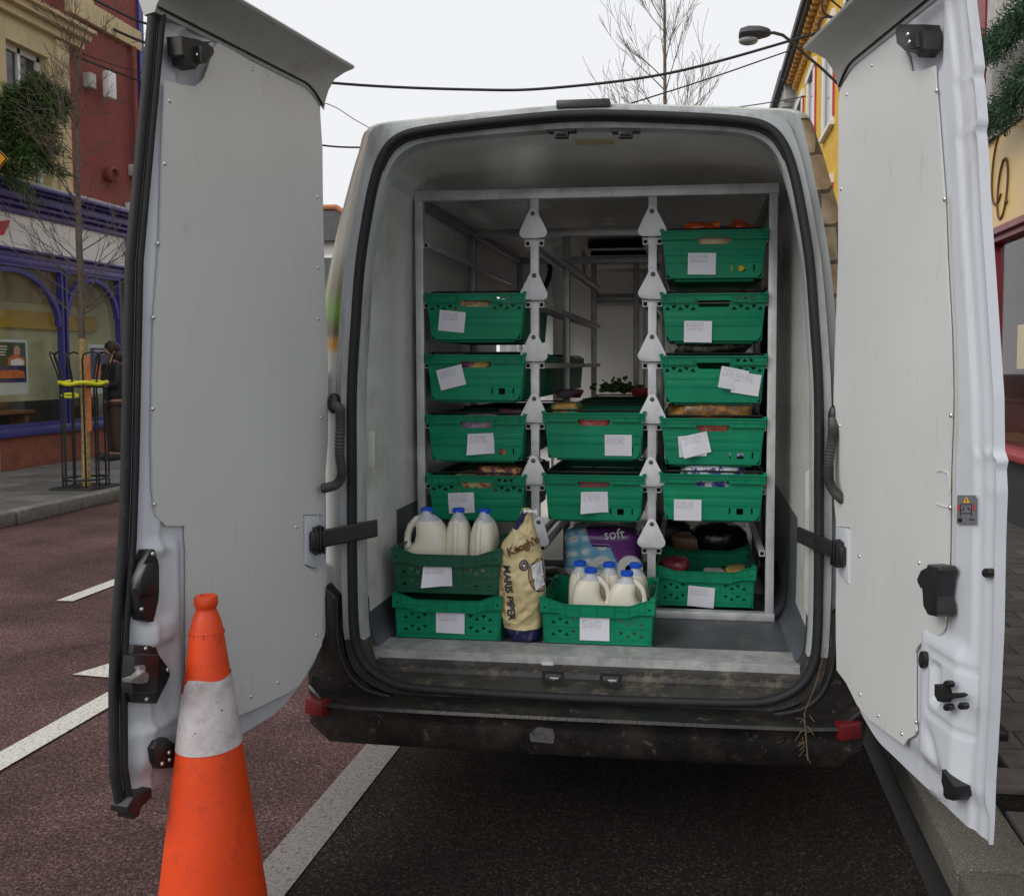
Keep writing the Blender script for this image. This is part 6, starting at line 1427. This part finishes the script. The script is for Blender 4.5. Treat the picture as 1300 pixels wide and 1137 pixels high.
def tp_mat():
    m = mat('printed_toilet_roll_wrap', (.6,.6,.62), .25, var=.04, bump=.4, bs=18, coat=.5); n = m.node_tree.nodes; l = m.node_tree.links; p = n['Principled BSDF']
    tc = n.new('ShaderNodeTexCoord'); sp = n.new('ShaderNodeSeparateXYZ'); l.new(tc.outputs['Generated'], sp.inputs[0])
    def mm(op, a, b_=None, c_=None):
        q = n.new('ShaderNodeMath'); q.operation = op
        for i, v in enumerate((a, b_, c_)):
            if v is None: continue
            if isinstance(v, (int, float)): q.inputs[i].default_value = v
            else: l.new(v, q.inputs[i])
        return q.outputs[0]
    # S shaped boundary: z > .62 - .3*tanh-like(x)
    def sst(a, b_):
        q = n.new('ShaderNodeMapRange'); q.interpolation_type = 'SMOOTHSTEP'; q.inputs[1].default_value = a; q.inputs[2].default_value = b_; l.new(sp.outputs['X'], q.inputs[0]); return q.outputs[0]
    d = mm('SUBTRACT', sp.outputs['Z'], mm('ADD', mm('MULTIPLY_ADD', sst(.24, .42), -.46, 1.12), mm('MULTIPLY', sst(.60, .74), -.30)))
    vo = n.new('ShaderNodeTexVoronoi'); vo.inputs['Scale'].default_value = 7; l.new(tc.outputs['Generated'], vo.inputs[0])
    cr = n.new('ShaderNodeValToRGB'); l.new(vo.outputs['Distance'], cr.inputs[0]); e = cr.color_ramp.elements
    e[0].position = 0; e[0].color = (.8,.3,.03,1); e[1].position = 1; e[1].color = (.10,.32,.50,1)
    for ps, c_ in ((.10,(.8,.35,.05)),(.13,(.75,.76,.80)),(.30,(.62,.68,.74)),(.42,(.25,.50,.66))): x = e.new(ps); x.color = (*c_,1)
    cr2 = n.new('ShaderNodeValToRGB'); l.new(mm('MULTIPLY_ADD', d, 2, .5), cr2.inputs[0]); cr2.color_ramp.interpolation = 'CONSTANT'; e = cr2.color_ramp.elements
    e[0].position = 0; e[0].color = (0,0,0,1); e[1].position = .5; e[1].color = (1,1,1,1)
    mx = n.new('ShaderNodeMix'); mx.data_type = 'RGBA'; l.new(cr2.outputs[0], mx.inputs[0]); l.new(cr.outputs[0], mx.inputs[6])
    cr3 = n.new('ShaderNodeValToRGB'); l.new(mm('MULTIPLY', d, 6), cr3.inputs[0]); cr3.color_ramp.interpolation = 'CONSTANT'; e = cr3.color_ramp.elements
    e[0].position = 0; e[0].color = (.03,.02,.12,1); e[1].position = .22; e[1].color = (.45,.2,.5,1); x = e.new(.32); x.color = (.14,.03,.20,1)
    l.new(cr3.outputs[0], mx.inputs[7]); 
    m3 = n.new('ShaderNodeMix'); m3.data_type = 'RGBA'; l.new(mm('LESS_THAN', sp.outputs['Z'], .26), m3.inputs[0]); l.new(mx.outputs[2], m3.inputs[6]); m3.inputs[7].default_value = (.62,.60,.62,1)
    l.new(m3.outputs[2], p.inputs['Base Color']); return m
blob('wrapped_rolls', tr_, tcx, TY+.13, tcz, thx, .13, thz, tp_mat(), e=5, amp=.006, seed=5, n=48, m_=26)
def tptext(txt, px, py, size, nm):
    me = text_mesh(txt, size, .0005, .0004); q = onY(px, py, TY+.0); b = B(); b.mesh(me, frameM((q.x, TY-.012, q.z), (1,0,.12), (-.12,0,1), (0,-1,0))); return obj(nm, b, M['posterwhite'], tr_)
tptext('soft', 780, 677.5, .056, 'brand_word'); 
for px in (764, 800):
    q = onY(px, 722, TY); b = B(); Mx = frameM((q.x, TY-.006, q.z), (1,0,0), (0,0,1), (0,-1,0)); b.lathe([(.02,-.01),(.02,.003),(.052,.006),(.055,-.01)], 28, Mx, (True, True)); obj('roll_end', b, M['white'], tr_, smooth=50)

# ================================================================== GOODS IN THE CRATES
def gpack(nm, label, cat, x, y, z, sx, sy, sz, col, rough=.35, rot=0, e=5, amp=.006, seed=1, print_=None):
    t = thing(nm, label, cat, (x, y, z))
    mt = mat(nm+'_wrap', col, rough, var=.25, vs=30, dirt=print_, ds=26, dth=(.5,.55), bump=.3, bs=40) if print_ else mat(nm+'_wrap', col, rough, var=.25, vs=30, bump=.3, bs=40)
    blob('wrapper', t, x, y, z+sz, sx, sy, sz, mt, e=e, amp=amp, seed=seed, n=28, m_=14)
    return t
def seam(t, pts, mt, nm='seal_strip', r=.003): b = B(); b.tube(pts, r, 5); obj(nm, b, mt, t)
def carrots(px0, px1, py, y, label, seed):
    a0, a1 = onY(px0, py, y), onY(px1, py, y); L_ = a1.x-a0.x; zb = 2.075
    t = thing('carrot_bag', label, 'carrot bag', ((a0.x+a1.x)/2, y, zb)); rr = random.Random(seed)
    for k in range(6):
        x = a0.x+L_*(.35+.5*rr.random()); yy = y+rr.uniform(-.03,.05); zz = zb+.014+.010*(k//2); ang = rr.uniform(-.5,.5); ln = .05
        b = B(); b.tube([(x-ln*math.cos(ang), yy-ln*math.sin(ang), zz-.006), (x, yy, zz), (x+ln*.8*math.cos(ang), yy+ln*.8*math.sin(ang), zz+.004)], [.004,.011,.014], 8); obj('carrot', b, mat('carrot_orange', (.62,.10,.01), .35, var=.15) if k == 0 else bpy.data.materials['carrot_orange'], t, smooth=60)
    sg = 1 if seed == 1 else -1
    b = B(); b.tube([((a0.x+a1.x)/2+sg*L_*.15, y, zb+.03), ((a0.x+a1.x)/2+sg*L_*.3, y-.01, zb+.065), ((a0.x+a1.x)/2+sg*L_*.35, y, zb+.085)], [.016,.004,.009], 8); obj('bag_neck', b, M['glass'], t, smooth=60)
    blob('filled_bag', t, (a0.x+a1.x)/2, y-.02, zb+.026, L_/2, .06, .034, M['carrotbag'], e=1.7, amp=.012, seed=seed)
    return t
carrots(866, 914, 284, .78, 'left bag of orange carrots on the topmost right crate', 1)
carrots(922, 950, 284, .80, 'right smaller bag of orange carrots on the topmost right crate', 2)
def inside(px, py, y, nm, label, cat, sx, sy, sz, col, print_=None, seed=1, e=5, rough=.35):
    q = onY(px, py, y); return gpack(nm, label, cat, q.x, y, q.z-sz, sx, sy, sz, col, rough, seed=seed, print_=print_, e=e)
YI = .74
inside(606, 391, YI, 'bread_loaf', 'pale wrapped loaf showing in the topmost crate of the left column', 'loaf', .10, .07, .045, (.50,.36,.20), (.30,.15,.06), 3)
inside(603, 463, YI, 'sweet_packet', 'yellow and purple packet in the second crate of the left column', 'packet', .075, .06, .035, (.65,.42,.05), (.20,.03,.15), 4)
inside(611, 539, YI, 'biscuit_packet', 'red and lilac printed packet in the third crate of the left column', 'packet', .085, .06, .045, (.45,.38,.55), (.40,.04,.08), 5)
inside(608, 612, YI, 'lettuce_bag', 'bag of pale green salad in the lowest crate of the left column', 'salad bag', .10, .07, .045, (.42,.48,.16), (.35,.05,.06), 6)
inside(754, 540, YI, 'tomato_packet', 'bright red packet in the upper middle crate', 'packet', .085, .06, .05, (.58,.05,.03), (.65,.45,.35), 7)
inside(775, 540, YI+.02, 'lime', 'round green lime in the upper middle crate', 'fruit', .026, .026, .026, (.25,.45,.04), None, 8, 2)
inside(755, 617, YI, 'berry_packet', 'dark red packet in the lower middle crate', 'packet', .10, .07, .045, (.22,.02,.02), (.02,.01,.01), 9)
inside(906, 306, YI, 'bread_rolls', 'pale bread rolls visible through the handle of the topmost right crate', 'bread', .085, .06, .04, (.62,.47,.28), (.62,.40,.20), 10)
inside(905, 541, YI, 'red_packet', 'red packet in the fourth crate of the right column', 'packet', .085, .06, .045, (.50,.06,.04), (.55,.2,.1), 11)
inside(905, 604, YI+.02, 'printed_tub', 'large blue and white printed pack in the fifth crate of the right column', 'pack', .13, .09, .055, (.60,.62,.66), (.03,.04,.22), 12)
inside(955, 608, YI+.05, 'amber_packet', 'small amber packet beside the blue and white pack', 'packet', .04, .06, .03, (.55,.35,.06), (.5,.45,.4), 13)
inside(860, 612, YI+.03, 'cheese_packet', 'small cream and blue packet at the left of the fifth right crate', 'packet', .05, .05, .03, (.5,.46,.3), (.05,.08,.3), 14)
inside(900, 520, YI+.05, 'brown_packet', 'brown and amber packets on top of the fourth right crate', 'packet', .16, .12, .03, (.16,.08,.03), (.35,.17,.03), 15)
inside(720, 520, YI+.10, 'green_packet', 'orange and green packet on the left of the upper middle crate', 'packet', .06, .10, .03, (.45,.22,.04), (.05,.25,.1), 16)
inside(660, 524, YI+.05, 'dark_packet', 'dark wrapped goods under the rim of the third left crate', 'packet', .08, .12, .02, (.04,.03,.05), (.15,.04,.08), 17)
inside(640, 598, YI+.05, 'crimson_packet', 'crimson and black packet on top of the lowest left crate', 'packet', .10, .12, .03, (.12,.02,.05), (.45,.25,.08), 18)
inside(905, 442, YI+.1, 'black_packet', 'black wrapped goods on top of the third right crate', 'packet', .14, .12, .02, (.02,.02,.02), (.2,.15,.1), 19)
q = onY(786, 492, 1.5); t = thing('leafy_greens', 'bunch of dark leafy greens on a crate deep in the middle column', 'greens', (q.x, 1.5, q.z-.02)); b = B(); rr = random.Random(8)
for k in range(160):
    p = Vector((q.x+rr.gauss(0,.05), 1.5+rr.gauss(0,.05), q.z-.02+abs(rr.gauss(0,.02)))); u = Vector((rr.gauss(0,1), rr.gauss(0,1), abs(rr.gauss(0,.35)))).normalized()*.030; v = u.cross(Vector((rr.random(),rr.random(),rr.random()))).normalized()*.012; b.quad([p-v, p+v, p+u+v*.6, p+u-v*.6])
obj('leaves', b, M['needle'], t, recalc=False)
inside(722, 500, 1.45, 'grey_packet', 'grey and lilac packets on a crate deep in the middle column', 'packet', .06, .08, .02, (.2,.18,.22), (.3,.05,.05), 20)
inside(815, 498, 1.40, 'scarlet_packet', 'scarlet packet on a crate deep in the middle column', 'packet', .05, .08, .02, (.35,.03,.03), None, 21)
inside(922, 336, .676, 'yellow_packet', 'bright yellow packet behind the slots of the topmost right crate', 'packet', .075, .012, .030, (.70,.50,.02), None, 31)
inside(922, 571, .676, 'blue_white_packet', 'white and blue packet behind the slots of the fourth right crate', 'packet', .075, .012, .026, (.6,.62,.62), (.05,.06,.3), 32)
inside(640, 569, .676, 'orange_box', 'small orange printed box behind the slots of the third left crate', 'box', .03, .012, .024, (.5,.2,.06), (.2,.05,.02), 33)
# floor goods at right
inside(858, 716, .85, 'onion_net', 'net of dark red onions at the left of the right floor crate', 'onion net', .06, .06, .035, (.14,.015,.03), (.25,.05,.06), 22, 2.2)
inside(862, 726, .83, 'tan_packet', 'small tan packet in the right floor crate under the onions', 'packet', .03, .04, .014, (.45,.22,.08), None, 23)
inside(905, 727, .84, 'newspaper_packet', 'grey printed packet in the right floor crate', 'packet', .045, .06, .014, (.42,.40,.36), (.1,.1,.1), 24)
inside(935, 724, .88, 'amber_bag', 'amber bag at the right end of the floor crate', 'bag', .04, .06, .016, (.4,.22,.06), (.3,.35,.1), 25)
inside(872, 692, 1.28, 'brown_box', 'brown paper package behind the right floor crate', 'box', .07, .05, .055, (.24,.13,.06), None, 26)
inside(912, 684, 1.30, 'black_bin_bag', 'shiny black plastic bag behind the right floor crate', 'bag', .13, .10, .085, (.012,.012,.016), None, 27, 2.4, .15)
inside(850, 680, 1.45, 'dark_sack', 'dark sack at the back of the right floor bay', 'bag', .10, .08, .09, (.02,.015,.015), None, 28, 3)
inside(690, 735, 1.05, 'dark_box', 'dark goods in the shade beside the potato sack', 'bag', .10, .10, .05, (.03,.03,.03), None, 29, 3)
crate('C', .034, 1.16, .6005, 'shaded shallow green crate behind the right floor crate')
